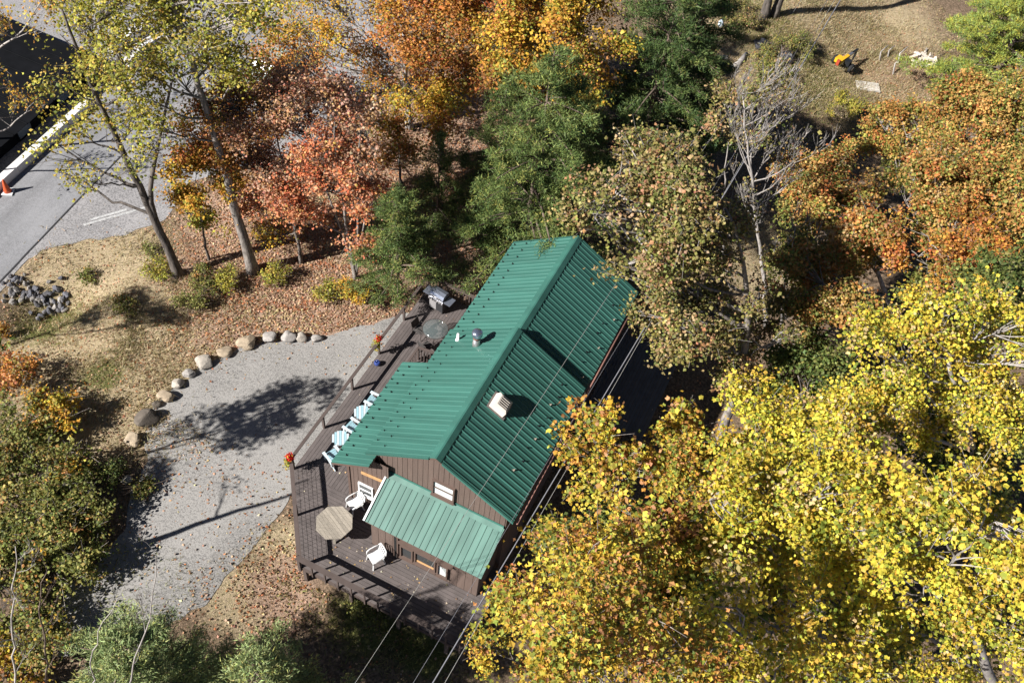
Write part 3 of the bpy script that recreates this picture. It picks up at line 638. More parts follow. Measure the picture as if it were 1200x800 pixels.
rbox(MB(), 6.66, 7.36, 2.86, 3.60, .022, .035).build('ventilator_flange', mat('grey_metal', (.22, .19, .18), .5, .3), vent)
rbox(MB(), 6.86, 7.16, 3.05, 3.41, .36, .372).build('ventilator_grille', mat('grille_dark', (.06, .055, .05), .6), vent)
for i in range(4): rbox(MB(), 6.86, 7.16, 3.08+i*.09, 3.10+i*.09, .372, .39).build('grille_slat', CREAM, vent)
# snow guards
gme = MB().box(-.04, .04, -.026, .026, 0, .010).box(-.008, .008, -.026, .026, .010, .07).build('snow_guard', BLACK, mesh_only=True)
gmt = MB().box(-.04, .04, -.03, .03, 0, .012).box(-.01, .01, -.03, .03, .012, .09).build('snow_guard', mat('guard_tan', (.35, .30, .24), .6), mesh_only=True)
def guard(x, y, z, sl, parent, me=gme):
    o = put('snow_guard', me, parent, (x, y, z+.004)); o.rotation_euler = (0, -math.atan(sl), 0)
sL = (RZ-LZ)/(RX-LX); sR = (RZ-EZ)/(EX-RX)
for i in range(14):
    y = .35+i*.454
    if y < YS-.1: guard(4.05, y, RZ-(RX-4.05)*sL, sL, rf)
    if y-.22 < YS-.2 and i: guard(3.62, y-.22+.0, RZ-(RX-3.62)*sL, sL, rf)
for i in range(13):
    y = YS+.25+i*.45
    if y < Y1-.1: guard(4.10, y, RZ-STEP-(RX-4.10)*sL, sL, rr_); guard(3.58, y+.2 if y+.2 < Y1-.1 else y, RZ-STEP-(RX-3.58)*sL, sL, rr_)
ps = (PUZ-PZ)/(PUX-PX)
for i in range(11):
    y = .02+i*.454
    if y < PYB-.1: guard(2.62, y, PZ+(2.62-PX)*ps, ps, pr)
    if y+.2 < PYB-.1: guard(2.26, y+.2, PZ+(2.26-PX)*ps, ps, pr)
for i in range(9): guard(8.45 + (.12 if i % 2 else 0), 1.6+i*.52, RZ-(8.45+(.12 if i % 2 else 0)-RX)*sR, -sR, rf, gmt if i % 3 == 0 else gme)
for i in range(8): guard(8.62 + (.3 if i % 3 == 0 else 0), YS+.5+i*.55, RZ-STEP-(8.62+(.3 if i % 3 == 0 else 0)-RX)*sR, -sR, rr_, gmt if i % 3 == 0 else gme)
MB().tube([(9.36, .1, 3.9), (9.36, 6.3, 3.88), (9.36, 12.1, 3.6)], .035, 6).build('eave_conduit', mat('rusty_pipe', (.30, .15, .12), .7), cab)

# ------------------------------------------------------------------ the deck
DECKW = mat('deck_board', (.112, .094, .089), .75, var=.16, scale=2.5, bump=.3, bscale=22, stretch=(1, 1, 1))
RAILW = mat('deck_rail', (.09, .068, .060), .7, var=.12, scale=3)
deck = thing('deck', 'brown plank deck wrapped round the left and front of the cabin', 'deck', (2.0, 0.0, -1.0), world=True)
RH = .87
deck_frame = MB()
def gpost(x, y, z1): deck_frame.box(x-.06, x+.06, y-.06, y+.06, float(gz(x, y))-.3, z1)
# boards that run along the house side
pwid = .142; x = .02
random.seed(3)
while x < 2.60:
    y = 0.02; x2 = min(x+pwid-.011, 2.6)
    while y < 10.86:
        L = random.choice((2.44, 3.05, 3.66, 4.27)); y2 = min(y+L, 10.88)
        if 10.88-y2 < .5: y2 = 10.88
        dz = random.uniform(-.003, .003); MB().box(x, x2, y, y2-.006, -.034+dz, dz).build('plank', DECKW, deck); y = y2
    x += pwid
# boards that run along the front
y = -3.28
while y < 0.0:
    y2 = min(y+pwid-.011, .01); segs = []
    xl = max(0.02, -y*2.56/3.27); xl2 = max(.02, -y2*2.56/3.27)
    if y2 < BWY: segs = [(0, 9.35)]
    else: segs = [(0, BWX0-.03), (BWX1+.03, 9.35)]
    for a, b in segs:
        s = a
        while s < b-.01:
            e = s+random.choice((2.44, 3.05, 3.66)); e = b if b-e < .5 else e
            left = xl if s == 0 else s; left2 = xl2 if s == 0 else s
            if e > left+.05:
                dz = random.uniform(-.003, .003); MB().slab([(left, y), (e-.006, y), (e-.006, y2), (left2, y2)], -.034+dz, dz).build('plank', DECKW, deck)
            s = e
    y += pwid
def rim(p, q, h=.22): return MB().bar((*p, -.04-h/2), (*q, -.04-h/2), .045, h).build('rim_joist', RAILW, deck)
for p, q in (((0, .0), (0, 10.9)), ((0, 0), (2.56, -3.30)), ((2.56, -3.30), (9.35, -3.30)), ((9.35, -3.3), (9.35, .2)), ((0, 10.9), (2.6, 10.9))): rim(p, q)
for px_, py_ in [(.08, 10.8), (.08, 8.7), (.08, 6.5), (.08, 4.3), (.08, 2.2), (.1, .05), (1.3, -1.6), (2.6, -3.2), (4.6, -3.2), (6.6, -3.2), (8.6, -3.2), (9.25, -3.2), (5.6, -1.6), (8, -1.6)]:
    gpost_mb = MB(); gpost_mb.box(px_-.07, px_+.07, py_-.07, py_+.07, float(gz(px_, py_))-.3, -.05); gpost_mb.build('support_post', RAILW, deck)
for yy in np.arange(-3.0, 10.8, .8): MB().box(.05 if yy > 0 else max(.1, -yy*.8), 2.55, yy-.02, yy+.02, -.24, -.04).build('joist', RAILW, deck)
for xx in np.arange(2.8, 9.3, .8): MB().box(xx-.02, xx+.02, -3.25, -1.3, -.24, -.041).build('joist', RAILW, deck)
def rail(p, q, w=.14, h=.04, z=RH): return MB().bar((*p, z-h/2), (*q, z-h/2), w, h).build('top_rail', RAILW, deck)
def post(x, y, z=RH-.04, w=.09, low=0.0): return MB().box(x-w/2, x+w/2, y-w/2, y+w/2, low, z).build('rail_post', RAILW, deck)
rail((0, -.03), (0, 10.97), .13); rail((-.03, -.02), (2.50, -3.29), .14); rail((2.47, -3.37), (9.40, -3.37), .20); rail((.05, 10.93), (2.6, 10.80), .16)
for k in range(5): post(0, k*2.178+.0)
post(.0, 10.9, w=.10); post(2.5, -3.33, low=-.3, w=.11); post(1.25, -1.63, w=.08)
for k in range(12): post(3.06+k*.555, -3.36, w=.055, low=-.24)
for k in range(16): MB().box(.12+k*.155, .16+k*.155, 10.86, 10.90, -.06, RH-.04).build('baluster', RAILW, deck)
mesh = MB()
for k in range(1, 7): mesh.bar((.03, -.05, k*.125), (2.47, -3.26, k*.125), .006, .006)
for k in range(1, 26): a = k/26; mesh.bar((.03+2.44*a, -.05-3.21*a, .03), (.03+2.44*a, -.05-3.21*a, RH-.05), .005, .005)
tag(mesh.build('wire_mesh', mat('wire', (.10, .09, .085), .5, .5), deck), kind='stuff')
# short inner railing at the steps
MB().bar((1.62, 7.10, RH-.03), (2.6, 7.22, RH-.03), .12, .04).build('top_rail', RAILW, deck); post(1.62, 7.1, w=.09)
for k in range(6): MB().box(1.74+k*.14, 1.78+k*.14, 7.10+k*.017, 7.14+k*.017, 0, RH-.05).build('baluster', RAILW, deck)
MB().bar((1.62, 7.05, RH-.03), (1.62, 5.4, RH-.03), .10, .04).build('top_rail', RAILW, deck)
for k in range(10): MB().box(1.60, 1.64, 5.45+k*.155, 5.49+k*.155, 0, RH-.05).build('baluster', RAILW, deck)

# rear deck in the shade on the far side
rdeck = thing('rear_deck', 'dark shaded plank deck behind the right eave of the cabin', 'deck', (10.3, 11.0, -2.0), world=True)
GREYB = mat('grey_board', (.14, .14, .15), .8, var=.15, scale=3)
x = 9.05
while x < 11.7:
    MB().box(x, x+.13, 8.2, 13.3, -.36, -.32).build('plank', GREYB, rdeck); x += .145
for p, q in (((9.03, 8.2), (9.03, 13.3)), ((11.75, 8.2), (11.75, 13.3))): MB().bar((*p, -.45), (*q, -.45), .045, .2).build('rim_joist', GREYB, rdeck)
for px_, py_ in ((9.2, 8.4), (11.6, 8.4), (11.6, 13.1), (9.2, 13.1)): MB().box(px_-.06, px_+.06, py_-.06, py_+.06, float(gz(px_, py_))-.2, -.37).build('support_post', GREYB, rdeck)
MB().bar((9.05, 13.3, .5), (11.75, 13.3, .5), .12, .04).build('top_rail', GREYB, rdeck)
for xx in (9.1, 10.4, 11.7): MB().box(xx-.04, xx+.04, 13.26, 13.34, -.32, .48).build('rail_post', GREYB, rdeck)
MB().bar((9.15, 13.2, .45), (9.15, 9.0, .45), .05, .04).build('top_rail', GREYB, rdeck)

# ------------------------------------------------------------------ furniture
SKY = mat('pale_blue_paint', (.30, .48, .54), .55, var=.06); PALE = mat('bluish_white_paint', (.52, .60, .63), .5, var=.05)
TEAL = mat('teal_cushion', (.10, .24, .32), .8, var=.1)
def adirondack(name, label, loc, rz):
    t = thing(name, label, 'chair', loc, rz, 'pale blue deck chairs in a row under the eave')     # faces -x
    for k in range(6):
        xx = -.34+k*.105; MB().bar((xx, -.27, .37-k*.028), (xx, .27, .37-k*.028), .095, .02, up=(.26, 0, 1)).build('seat_slat', SKY, t)
    for k in range(5):
        yy = -.21+k*.105; hgt = .52-.03*abs(k-2)**1.6; MB().bar((.22, yy*.85, .24), (.22+hgt*.42, yy*1.12, .24+hgt*.9), .092, .02, up=(1, 0, -.4)).build('back_slat', PALE, t)
    for s in (-1, 1):
        MB().slab([(-.42, s*.33-.075), (.30, s*.33-.05), (.30, s*.33+.05), (-.42, s*.33+.075)], .53, .555).build('arm', PALE, t)
        MB().box(-.38, -.29, s*.33-.02, s*.33+.02, 0, .53).build('front_leg', PALE, t)
        MB().bar((-.36, s*.285, .33), (.52, s*.285, .03), .025, .10).build('back_leg', PALE, t)
        MB().box(.24, .30, s*.33-.02, s*.33+.02, .14, .53).build('arm_support', PALE, t)
    MB().bar((.36, -.30, .56), (.36, .30, .56), .03, .06).build('back_brace', PALE, t); t.scale = (.82, .80, .9)
    return t
def P5(px, py, z, dx=0.0): p = at(px, py, z); return (p[0]+dx, p[1], 0.0)
ch1 = adirondack('deck_chair', 'pale blue slatted deck chair turned askew, nearest the deck corner', P5(388, 531, .5, .12), math.radians(-25))
adirondack('deck_chair', 'pale blue slatted deck chair between the two round side tables', P5(410, 497, .5, .16), math.radians(-8))
adirondack('deck_chair', 'pale blue slatted deck chair farthest from the front corner', P5(435, 466, .5, .16), math.radians(0))
def side_table(label, loc, rz):
    t = thing('side_table', label, 'table', loc, rz, 'round slatted side tables'); R_ = .34
    for k in range(7):
        yy = -.285+k*.095; hw = math.sqrt(max(.01, R_**2-yy*yy)); MB().box(-hw, hw, yy-.042, yy+.042, .46, .485).build('slat', SKY if k % 2 else PALE, t)
    for a in range(4):
        an = a*math.pi/2+.78; MB().bar((.2*math.cos(an), .2*math.sin(an), .46), (.25*math.cos(an), .25*math.sin(an), 0), .05, .03).build('leg', PALE, t)
    MB().box(-.2, .2, -.02, .02, .42, .458).build('brace', PALE, t)
side_table('round slatted pale blue side table nearer the deck corner', P5(399, 513, .47), math.radians(-58))
side_table('round slatted pale blue side table farther along the deck', P5(424.5, 483, .47), math.radians(-58))
PLAS = mat('white_plastic', (.62, .62, .61), .35, var=.02)
def plastic_chair(label, loc, rz):
    t = thing('plastic_chair', label, 'chair', loc, rz, 'white moulded plastic chairs')              # faces -y
    vs = []; n = 7
    for i in range(n):
        for j in range(n):
            u_, v_ = i/(n-1)*2-1, j/(n-1)*2-1; vs.append((u_*.23*(1+.06*v_*-1), v_*.22, .43-.025*(1-u_*u_)*(1-v_*v_)-.02*(v_ < -.9)))
    sh = MB().add(vs, [(i*n+j, (i+1)*n+j, (i+1)*n+j+1, i*n+j+1) for i in range(n-1) for j in range(n-1)], True).add([(x, y, z-.02) for x, y, z in vs], [(i*n+j, i*n+j+1, (i+1)*n+j+1, (i+1)*n+j) for i in range(n-1) for j in range(n-1)], True)
    sh.build('seat', PLAS, t)
    bk = MB()
    for k in range(5):
        xx = -.17+k*.085; bk.bar((xx*.9, .22, .43), (xx*1.1, .34, .80), .05, .015, up=(0, 1, -.3))
    bk.tube([(-.24, .20, .43), (-.26, .31, .68), (-.20, .36, .82), (0, .37, .85), (.20, .36, .82), (.26, .31, .68), (.24, .20, .43)], .026, 6); bk.build('backrest', PLAS, t)
    for s in (-1, 1):
        MB().tube([(s*.245, .31, .66), (s*.275, .15, .65), (s*.28, -.08, .64), (s*.26, -.2, .60), (s*.25, -.22, .44)], .025, 6).build('arm', PLAS, t)
        for (yy, y2) in ((-.2, -.24), (.2, .27)): MB().bar((s*.22, yy, .42), (s*.255, y2, 0), .045, .04).build('leg', PLAS, t)
plastic_chair('white plastic chair in front of the small white framed porch window', (3.02, -.36, 0), math.radians(-28))
plastic_chair('white plastic chair beside the lean-to wall, casting a curved shadow', (4.84, -1.86, 0), math.radians(-30))
# octagonal picnic table
ot = thing('octagonal_table', 'weathered grey octagonal wooden table on the front deck', 'table', (2.88, -1.52, 0), 0.0); OW = mat('weathered_wood', (.30, .265, .215), .85, var=.28, scale=7, bump=.4, stretch=(1, 9, 1))
oc = [(.72*math.cos(math.radians(22.5+45*k+30)), .72*math.sin(math.radians(22.5+45*k+30))) for k in range(8)]
def clip(poly, nx_, ny_, c):
    o = []
    for i in range(len(poly)):
        a, b = poly[i], poly[(i+1) % len(poly)]; da, db = a[0]*nx_+a[1]*ny_-c, b[0]*nx_+b[1]*ny_-c
        if da <= 0: o.append(a)
        if da*db < 0: t = da/(da-db); o.append((a[0]+(b[0]-a[0])*t, a[1]+(b[1]-a[1])*t))
    return o
an = math.radians(-25+90); ux, uy = math.cos(an), math.sin(an)
for k in range(-6, 6):
    q = clip(clip(oc, ux, uy, (k+1)*.125-.006), -ux, -uy, -k*.125)
    if len(q) > 2: MB().slab(q, .70, .74+.003*(k % 3)).build('plank', OW, ot)
for a in range(4): an_ = a*math.pi/2+.5; MB().bar((.25*math.cos(an_), .25*math.sin(an_), .70), (.5*math.cos(an_), .5*math.sin(an_), 0), .09, .05).build('leg', OW, ot)
MB().box(-.5, .5, -.04, .04, .62, .699).build('crosspiece', OW, ot)
# grill
gt = thing('gas_grill', 'grey steel gas grill with lid closed at the rear deck railing', 'grill', (1.02, 10.12, 0), math.radians(-8))
ST = mat('lid_steel', (.30, .33, .40), .3, .7, var=.06); LT = mat('light_steel', (.62, .60, .60), .3, .6, var=.05); GB = mat('grill_black', (.03, .03, .032), .5)
lid = MB(); pr_ = [(-.24, .88), (-.25, .98), (-.17, 1.10), (.0, 1.16), (.2, 1.10), (.25, .98), (.25, .88)]
lid.add([(-.36, y, z) for y, z in pr_]+[(.36, y, z) for y, z in pr_], [tuple(range(7)), tuple(range(13, 6, -1))]+[(i, 7+i, 8+i, i+1) for i in range(6)]+[(6, 13, 7, 0)]); lid = lid.build('lid', ST, gt)
MB().tube([(-.28, -.30, 1.0), (.28, -.30, 1.0)], .018, 8).build('handle', LT, lid)
MB().box(-.37, .37, -.27, .26, .78, .875).build('firebox', GB, gt); cp = MB().box(-.38, .38, -.33, -.275, .74, .87).build('control_panel', LT, gt)
for k in range(5): MB().lathe([(.03, 0), (.03, .03)], (0, 0, 0), 10).build('knob', GB, cp).matrix_basis = Matrix.Translation((-.28+k*.14, -.335, .805)) @ Matrix.Rotation(math.pi/2, 4, 'X')
MB().box(-.36, .0, -.26, -.235, .12, .73).build('door', LT, gt); MB().box(.005, .36, -.26, -.235, .12, .73).build('door', GB, gt)
MB().box(-.36, .36, -.23, .25, .10, .775).build('cabinet', GB, gt)
for s in (-1, 1):
    MB().box(min(s*.39, s*.74), max(s*.39, s*.74), -.25, .22, .83, .86).build('side_shelf', ST, gt)
    for yy in (-.2, .2): MB().lathe([(.05, -.02), (.05, .02)], (0, 0, 0), 10).build('caster', GB, gt).matrix_basis = Matrix.Translation((s*.32, yy, .05)) @ Matrix.Rotation(math.pi/2, 4, 'Y')
# glass patio table with mesh chairs
tg = thing('patio_table', 'round glass topped patio table by the grill, partly under the eave', 'table', (1.72, 8.45, 0))
FR = mat('bronze_frame', (.07, .06, .055), .5, .3)
gl, N_, L_, b_ = nm('table_glass'); b_.inputs['Base Color'].default_value = (.20, .24, .24, 1); b_.inputs['Roughness'].default_value = .08; b_.inputs['Alpha'].default_value = .30
MB().lathe([(.001, 0), (.56, 0), (.56, .012), (.001, .012)], (0, 0, .70), 28).build('glass_top', gl, tg)
MB().tube([(.565*math.cos(a), .565*math.sin(a), .705) for a in np.linspace(0, 2*math.pi, 29)], .016, 6, False).build('table_rim', FR, tg)
for a in range(4): an_ = a*math.pi/2+.3; MB().tube([(.5*math.cos(an_), .5*math.sin(an_), .69), (.2*math.cos(an_), .2*math.sin(an_), .35), (.45*math.cos(an_), .45*math.sin(an_), 0)], .016, 6).build('leg', FR, tg)
def patio_chair(label, loc, rz):
    t = thing('patio_chair', label, 'chair', loc, rz, 'dark mesh patio chairs'); SLG = mat('dark_mesh', (.06, .055, .052), .8)
    MB().box(-.23, .23, -.23, .22, .40, .415).build('seat', SLG, t); MB().bar((0, .24, .45), (0, .34, .86), .44, .015, up=(0, 1, -.25)).build('backrest', SLG, t)
    for s in (-1, 1):
        MB().tube([(s*.25, -.24, 0), (s*.25, -.24, .60), (s*.26, .24, .62)], .014, 6).build('arm', FR, t); MB().tube([(s*.24, .3, 0), (s*.24, .24, .42), (s*.24, .35, .88)], .014, 6).build('leg', FR, t)
patio_chair('dark mesh patio chair on the railing side of the glass table', (1.05, 8.3, 0), math.radians(80))
patio_chair('dark mesh patio chair between the glass table and the steps', (1.75, 7.65, 0), math.radians(165))
# flowers on posts
def flowers(label, loc, n=150, trail=True):
    t = thing('flower_pot', label, 'flower pot', loc)
    MB().lathe([(.07, 0), (.11, .16), (.12, .18), (.105, .18)], (0, 0, 0), 14).build('pot', mat('terracotta', (.36, .11, .05), .7), t)
    d = unit(rng.normal(size=(n, 3))); d[:, 2] = np.abs(d[:, 2]); P = np.array([0, 0, .2])+d*np.array([.17, .17, .20])*rng.random((n, 1))**.4
    T, B, NN = leaf_frames(n, unit(d+rng.normal(size=(n, 3))*.4)); col = pick_cols([(6, (.62, .02, .015)), (2, (.65, .10, .02)), (1, (.55, .35, .05))], n)
    V, F = leaf_geo(P, T, B, NN, np.full(n, .085), MAPLE); put('blooms', quads_mesh('blooms', V, F, LEAF, col), t)
    m = 260; P = rng.normal(size=(m, 3))*np.array([.10, .10, .05])+np.array([0, 0, .18])
    if trail: q = rng.random(m)**.7; P[:, 2] = .2-q*.55; P[:, :2] = rng.normal(size=(m, 2))*(.05+.05*q[:, None])+np.array([-.05, -.09])
    T, B, NN = leaf_frames(m, unit(rng.normal(size=(m, 3))+np.array([-.3, -.5, .6]))); V, F = leaf_geo(P, T, B, NN, np.full(m, .075), KITE)
    put('leaves', quads_mesh('leaves', V, F, LEAF, pick_cols(PAL['yellowgreen'], m)), t)
flowers('red flowers on the deck corner post, trailing yellow green leaves', (.02, -.12, RH+.0), 190)
flowers('orange red potted flowers on a rail post beside the blue planter', (0.0, 6.53, RH), 110)
bp_ = thing('blue_planter', 'small round blue glazed planter on the deck edge', 'planter', (.24, 5.98, 0)); MB().lathe([(.07, 0), (.13, .06), (.15, .13), (.12, .20), (.08, .23), (.07, .21)], (0, 0, 0), 16).build('bowl', mat('blue_glaze', (.035, .06, .22), .15, var=.1), bp_)
MB().lathe([(.03, .21), (.02, .26), (.03, .28)], (0, 0, 0), 8).build('finial', mat('blue_glaze', (.035, .06, .22)), bp_)
# small items on deck: fallen leaves
n = 160; X = rng.uniform(.3, 9, n); Y = np.where(X < 2.5, rng.uniform(-1, 10, n), rng.uniform(-3.2, -1.4, n)); ok = (Y > -X*1.25)
P = np.stack([X, Y, np.full(n, .012)], 1)[ok]; T, B, NN = leaf_frames(len(P), unit(np.array([0, 0, 1.])+rng.normal(size=(len(P), 3))*.25), 0); V, F = leaf_geo(P, T, B, NN, rng.uniform(.05, .10, len(P)), MAPLE)
tag(put('fallen_leaves', quads_mesh('fallen_leaves', V, F, LEAF, pick_cols([(2, (.6, .5, .38)), (2, (.5, .36, .18)), (1, (.3, .2, .12))], len(P)))), 'pale fallen leaves scattered on the deck boards', 'leaves', kind='stuff')

# ------------------------------------------------------------------ boulders along the drive, riprap in the ditch
def rock_mesh(seed, m, sub=3, rough=.22):
    import bmesh
    bm = bmesh.new(); bmesh.ops.create_icosphere(bm, subdivisions=sub, radius=1.0); r = np.random.default_rng(seed); o = r.random(3)*50
    pl = unit(r.normal(size=(7, 3))); pc = r.uniform(.55, .9, 7)
    for v in bm.verts:
        p = np.array(v.co); k = 1+rough*(float(vnoise(p[0]*1.4+o[0], p[1]*1.4+p[2]*1.1+o[1], 3))-.5)*2+.06*(float(vnoise(p[0]*4+o[2], p[1]*4+p[2]*3, 4))-.5)*2
        q = p*k
        for a, c in zip(pl, pc):
            dd = q@a-c
            if dd > 0: q = q-a*dd*.85
        v.co = q
    me = bpy.data.meshes.new('rock'); bm.to_mesh(me); bm.free(); me.materials.append(m)
    me.polygons.foreach_set('use_smooth', [False]*len(me.polygons)); return me
ROCKM = [mat('stone_tan', (.34, .27, .19), .9, var=.25, scale=2, bump=.6, bscale=9), mat('stone_grey', (.27, .25, .23), .9, var=.25, scale=2, bump=.6, bscale=9), mat('stone_pale', (.38, .34, .29), .9, var=.2, scale=2, bump=.6, bscale=9), mat('stone_dark', (.12, .10, .08), .9, var=.3, scale=2, bump=.6, bscale=9)]
BOULD = [(372, 395, 12, 1, 'small grey stone at the right end of the boulder row'), (354, 394, 14, 2, 'pale boulder second from the right end of the row'), (338, 394, 17, 1, 'grey faceted boulder third from the right end of the row'), (317, 393, 17, 1, 'upright grey boulder fourth from the right end of the row'),
         (290, 398, 21, 0, 'long tan boulder where the row bends toward the drive'), (264, 410, 17, 0, 'flat smooth tan stone lying low in the row'), (241, 422, 20, 2, 'large pale pinkish boulder left of the flat tan stone'), (222, 436, 14, 1, 'grey white boulder with brown leaves beside it'),
         (209, 448, 14, 2, 'white angular stone midway down the row'), (195, 461, 17, 0, 'tan rounded boulder above a small brown stone'), (184, 472, 11, 3, 'small dark brown stone beside the tan rounded boulder'), (173, 488, 23, 3, 'large dark brown boulder by the straw grass'), (156, 513, 18, 0, 'tan boulder at the left end of the row'), (150, 560, 12, 2, 'pale stone half hidden by olive leaves at the drive')]
for k, (px, py, s, mi, lb) in enumerate(BOULD):
    P = gnd(px, py+s*.25); sz = s/26.5/2
    o = put('boulder', rock_mesh(100+k, ROCKM[mi]), None, (P[0], P[1], P[2]+sz*.45)); o.scale = (sz*1.15, sz*.95, sz*(.62 if 'flat' in lb else .85)); o.rotation_euler = (0, 0, rng.random()*.6+.2); tag(o, lb, 'boulder', 'boulders lining the drive')
rm = [rock_mesh(300+k, [mat('riprap_grey', (.12, .115, .12), .9, var=.3, scale=3), ROCKM[1], mat('riprap_blue', (.10, .10, .115), .9, var=.3, scale=3)][k % 3], 2, .35) for k in range(6)]  # riprap greys lowered to put the ditch's shade into their colour
for k in range(95):
    a = rng.random(); px = 6+74*a+rng.normal(0, 4); py = 345+rng.normal(0, 9)+a*12-(6 if a < .4 else 0)
    if px < -5: continue
    P = gnd(px, min(py, 376)); s = rng.uniform(.09, .21)
    o = put('riprap_stone', rm[k % 6], None, (P[0], P[1], P[2]+s*.35)); o.scale = (s*1.2, s*.9, s*.8); o.rotation_euler = tuple(rng.random(3)*6)
    tag(o, 'angular grey riprap stone in the ditch by the road', 'stone', 'riprap stones in the roadside ditch')
cv = thing('culvert', 'dark culvert pipe mouth in the stony ditch', 'pipe', tuple(gnd(12, 352)), world=True); c0 = gnd(10, 348)
MB().tube([c0+np.array([-1.2, 1.2, -.22]), c0+np.array([-.5, .5, -.22]), c0+np.array([-.25, .25, -.22])], .28, 14, False).build('pipe', mat('dark_hole_steel', (.02, .018, .018), .8), cv)  # pipe coloured near black to stand in for the dark of the hole

# ------------------------------------------------------------------ black building, white barriers, cone, car
BB = mat('black_cladding', (.007, .0075, .009), .8, var=.2, scale=2, spec=.08); 
b0, b1 = gnd(-30, 246), gnd(107, 122)                       # foot of the barrier
bd = unit((b1-b0)*np.array([1, 1, 0])); bn = np.array([-bd[1], bd[0], 0])  # bn points away from the road
if (bn@(gnd(-60, 120)-b0)) < 0: bn = -bn
def barrier(label, p, q, w=.42, h=.42):
    t = thing('concrete_barrier', label, 'barrier', tuple(p), world=True, group='white barriers by the lot'); p = np.asarray(p); q = np.asarray(q); L = np.linalg.norm(q-p); d = (q-p)/L; n_ = np.array([-d[1], d[0], 0]); k = max(1, round(L/3.0))
    for i in range(k):
        a, c = p+d*(L*i/k+.006), p+d*(L*(i+1)/k-.006); z0 = min(a[2], c[2])-.2; z1 = max(a[2], c[2])+h
        prof = [(-w*.62, z0), (-w*.62, z0+.35), (-w*.5, z1-.04), (-w*.47, z1), (w*.47, z1), (w*.5, z1-.04), (w*.62, z0+.35), (w*.62, z0)]
        vs = [np.array([*(e+n_*u_)[:2], z]) for e in (a, c) for u_, z in prof]
        MB().add(vs, [tuple(range(7, -1, -1)), tuple(range(8, 16))]+[(i_, (i_+1) % 8, 8+(i_+1) % 8, 8+i_) for i_ in range(8)]).build('barrier_block', mat('white_concrete', (.70, .68, .66), .8, var=.06, scale=4, bump=.2), t)
barrier('long white concrete barrier along the black building', b0, b1)
for q0, q1, lb in (((128, 60), (172, 37), 'white barrier glimpsed through yellow leaves beyond the building'), ((163, 63), (192, 47), 'second white barrier right of the first behind the yellow tree'), ((148, 80), (166, 70), 'short white barrier piece lowest behind the yellow tree')):
    barrier(lb, gnd(*q0), gnd(*q1), .55, .5)
bld = thing('black_building', 'black metal clad building at the upper left behind the white barrier', 'building', tuple(b0+bn*3), world=True)
e0 = b0+bn*1.3-bd*6; e1 = b1+bn*1.3+bd*2.5; zg = float(b0[2]); HW = 1.0
def bq(s, t, z): p = e0*(1-s)+e1*s+bn*t; return (p[0], p[1], z)
MB().add([bq(0, 0, zg-.5), bq(1, 0, zg-.5), bq(1, 12, zg-.5), bq(0, 12, zg-.5), bq(0, 0, zg+HW), bq(1, 0, zg+HW), bq(1, 12, zg+HW+1.0), bq(0, 12, zg+HW+1.0)], [(0, 1, 5, 4), (1, 2, 6, 5), (2, 3, 7, 6), (3, 0, 4, 7)]).build('wall', BB, bld)
LL = float(np.linalg.norm(e1-e0)); nP = int(LL/1.0); rfb = MB().add([bq(-.01, -.4, zg+HW-.06), bq(1.01, -.4, zg+HW-.06), bq(1.01, 12.3, zg+HW+1.06), bq(-.01, 12.3, zg+HW+1.06)], [(0, 1, 2, 3)]).build('roof', BB, bld)
for k in range(nP):
    s0, s1 = k/nP, (k+1)/nP; vs = []; g_ = MB(); ru = .03/LL
    for t_, z_ in ((-.42, zg+HW-.02), (12.32, zg+HW+1.10)):
        for s_, h_ in ((s0+.001, 0), (s0+ru, .05), (s0+2*ru, .05), (s0+3*ru, 0), (s1, 0)): vs.append(bq(s_, t_, z_+h_))
    g_.add(vs, [(i, i+1, 6+i, 5+i) for i in range(4)]).build('panel', BB, rfb)
MB().bar(bq(-.01, 12.35, zg+HW+1.15), bq(1.01, 12.35, zg+HW+1.15), .12, .14).build('ridge_trim', WHITE, rfb)
for s_ in (.62, .80):
    q = [bq(s_, -.03, zg+.1), bq(s_+.06, -.03, zg+.1), bq(s_+.06, -.03, zg+.75), bq(s_, -.03, zg+.75)]; w = MB().add(q, [(0, 1, 2, 3)]).build('window', mat('sky_tinted_glass', (.16, .19, .22), .15), bld)  # grey-blue base colour stands in for the reflected sky
    for a, c in ((0, 1), (1, 2), (2, 3), (3, 0)): MB().bar(np.array(q[a])-bn*.02, np.array(q[c])-bn*.02, .06, .06).build('window_frame', BB, w)
cn = gnd(10, 226); ct = thing('traffic_cone', 'orange traffic cone on a white base at the road edge', 'cone', tuple(cn+np.array([0, 0, .045])))
MB().slab([(-.27, -.27), (.27, -.27), (.27, .27), (-.27, .27)], 0, .06).build('base', WHITE, ct); MB().lathe([(.20, .06), (.17, .2), (.09, .62), (.05, .86), (.035, .87)], (0, 0, 0), 18).build('cone_body', mat('cone_orange', (.60, .10, .03), .5, var=.08), ct); ct.rotation_euler[2] = .5; ct.scale = (.95,)*3
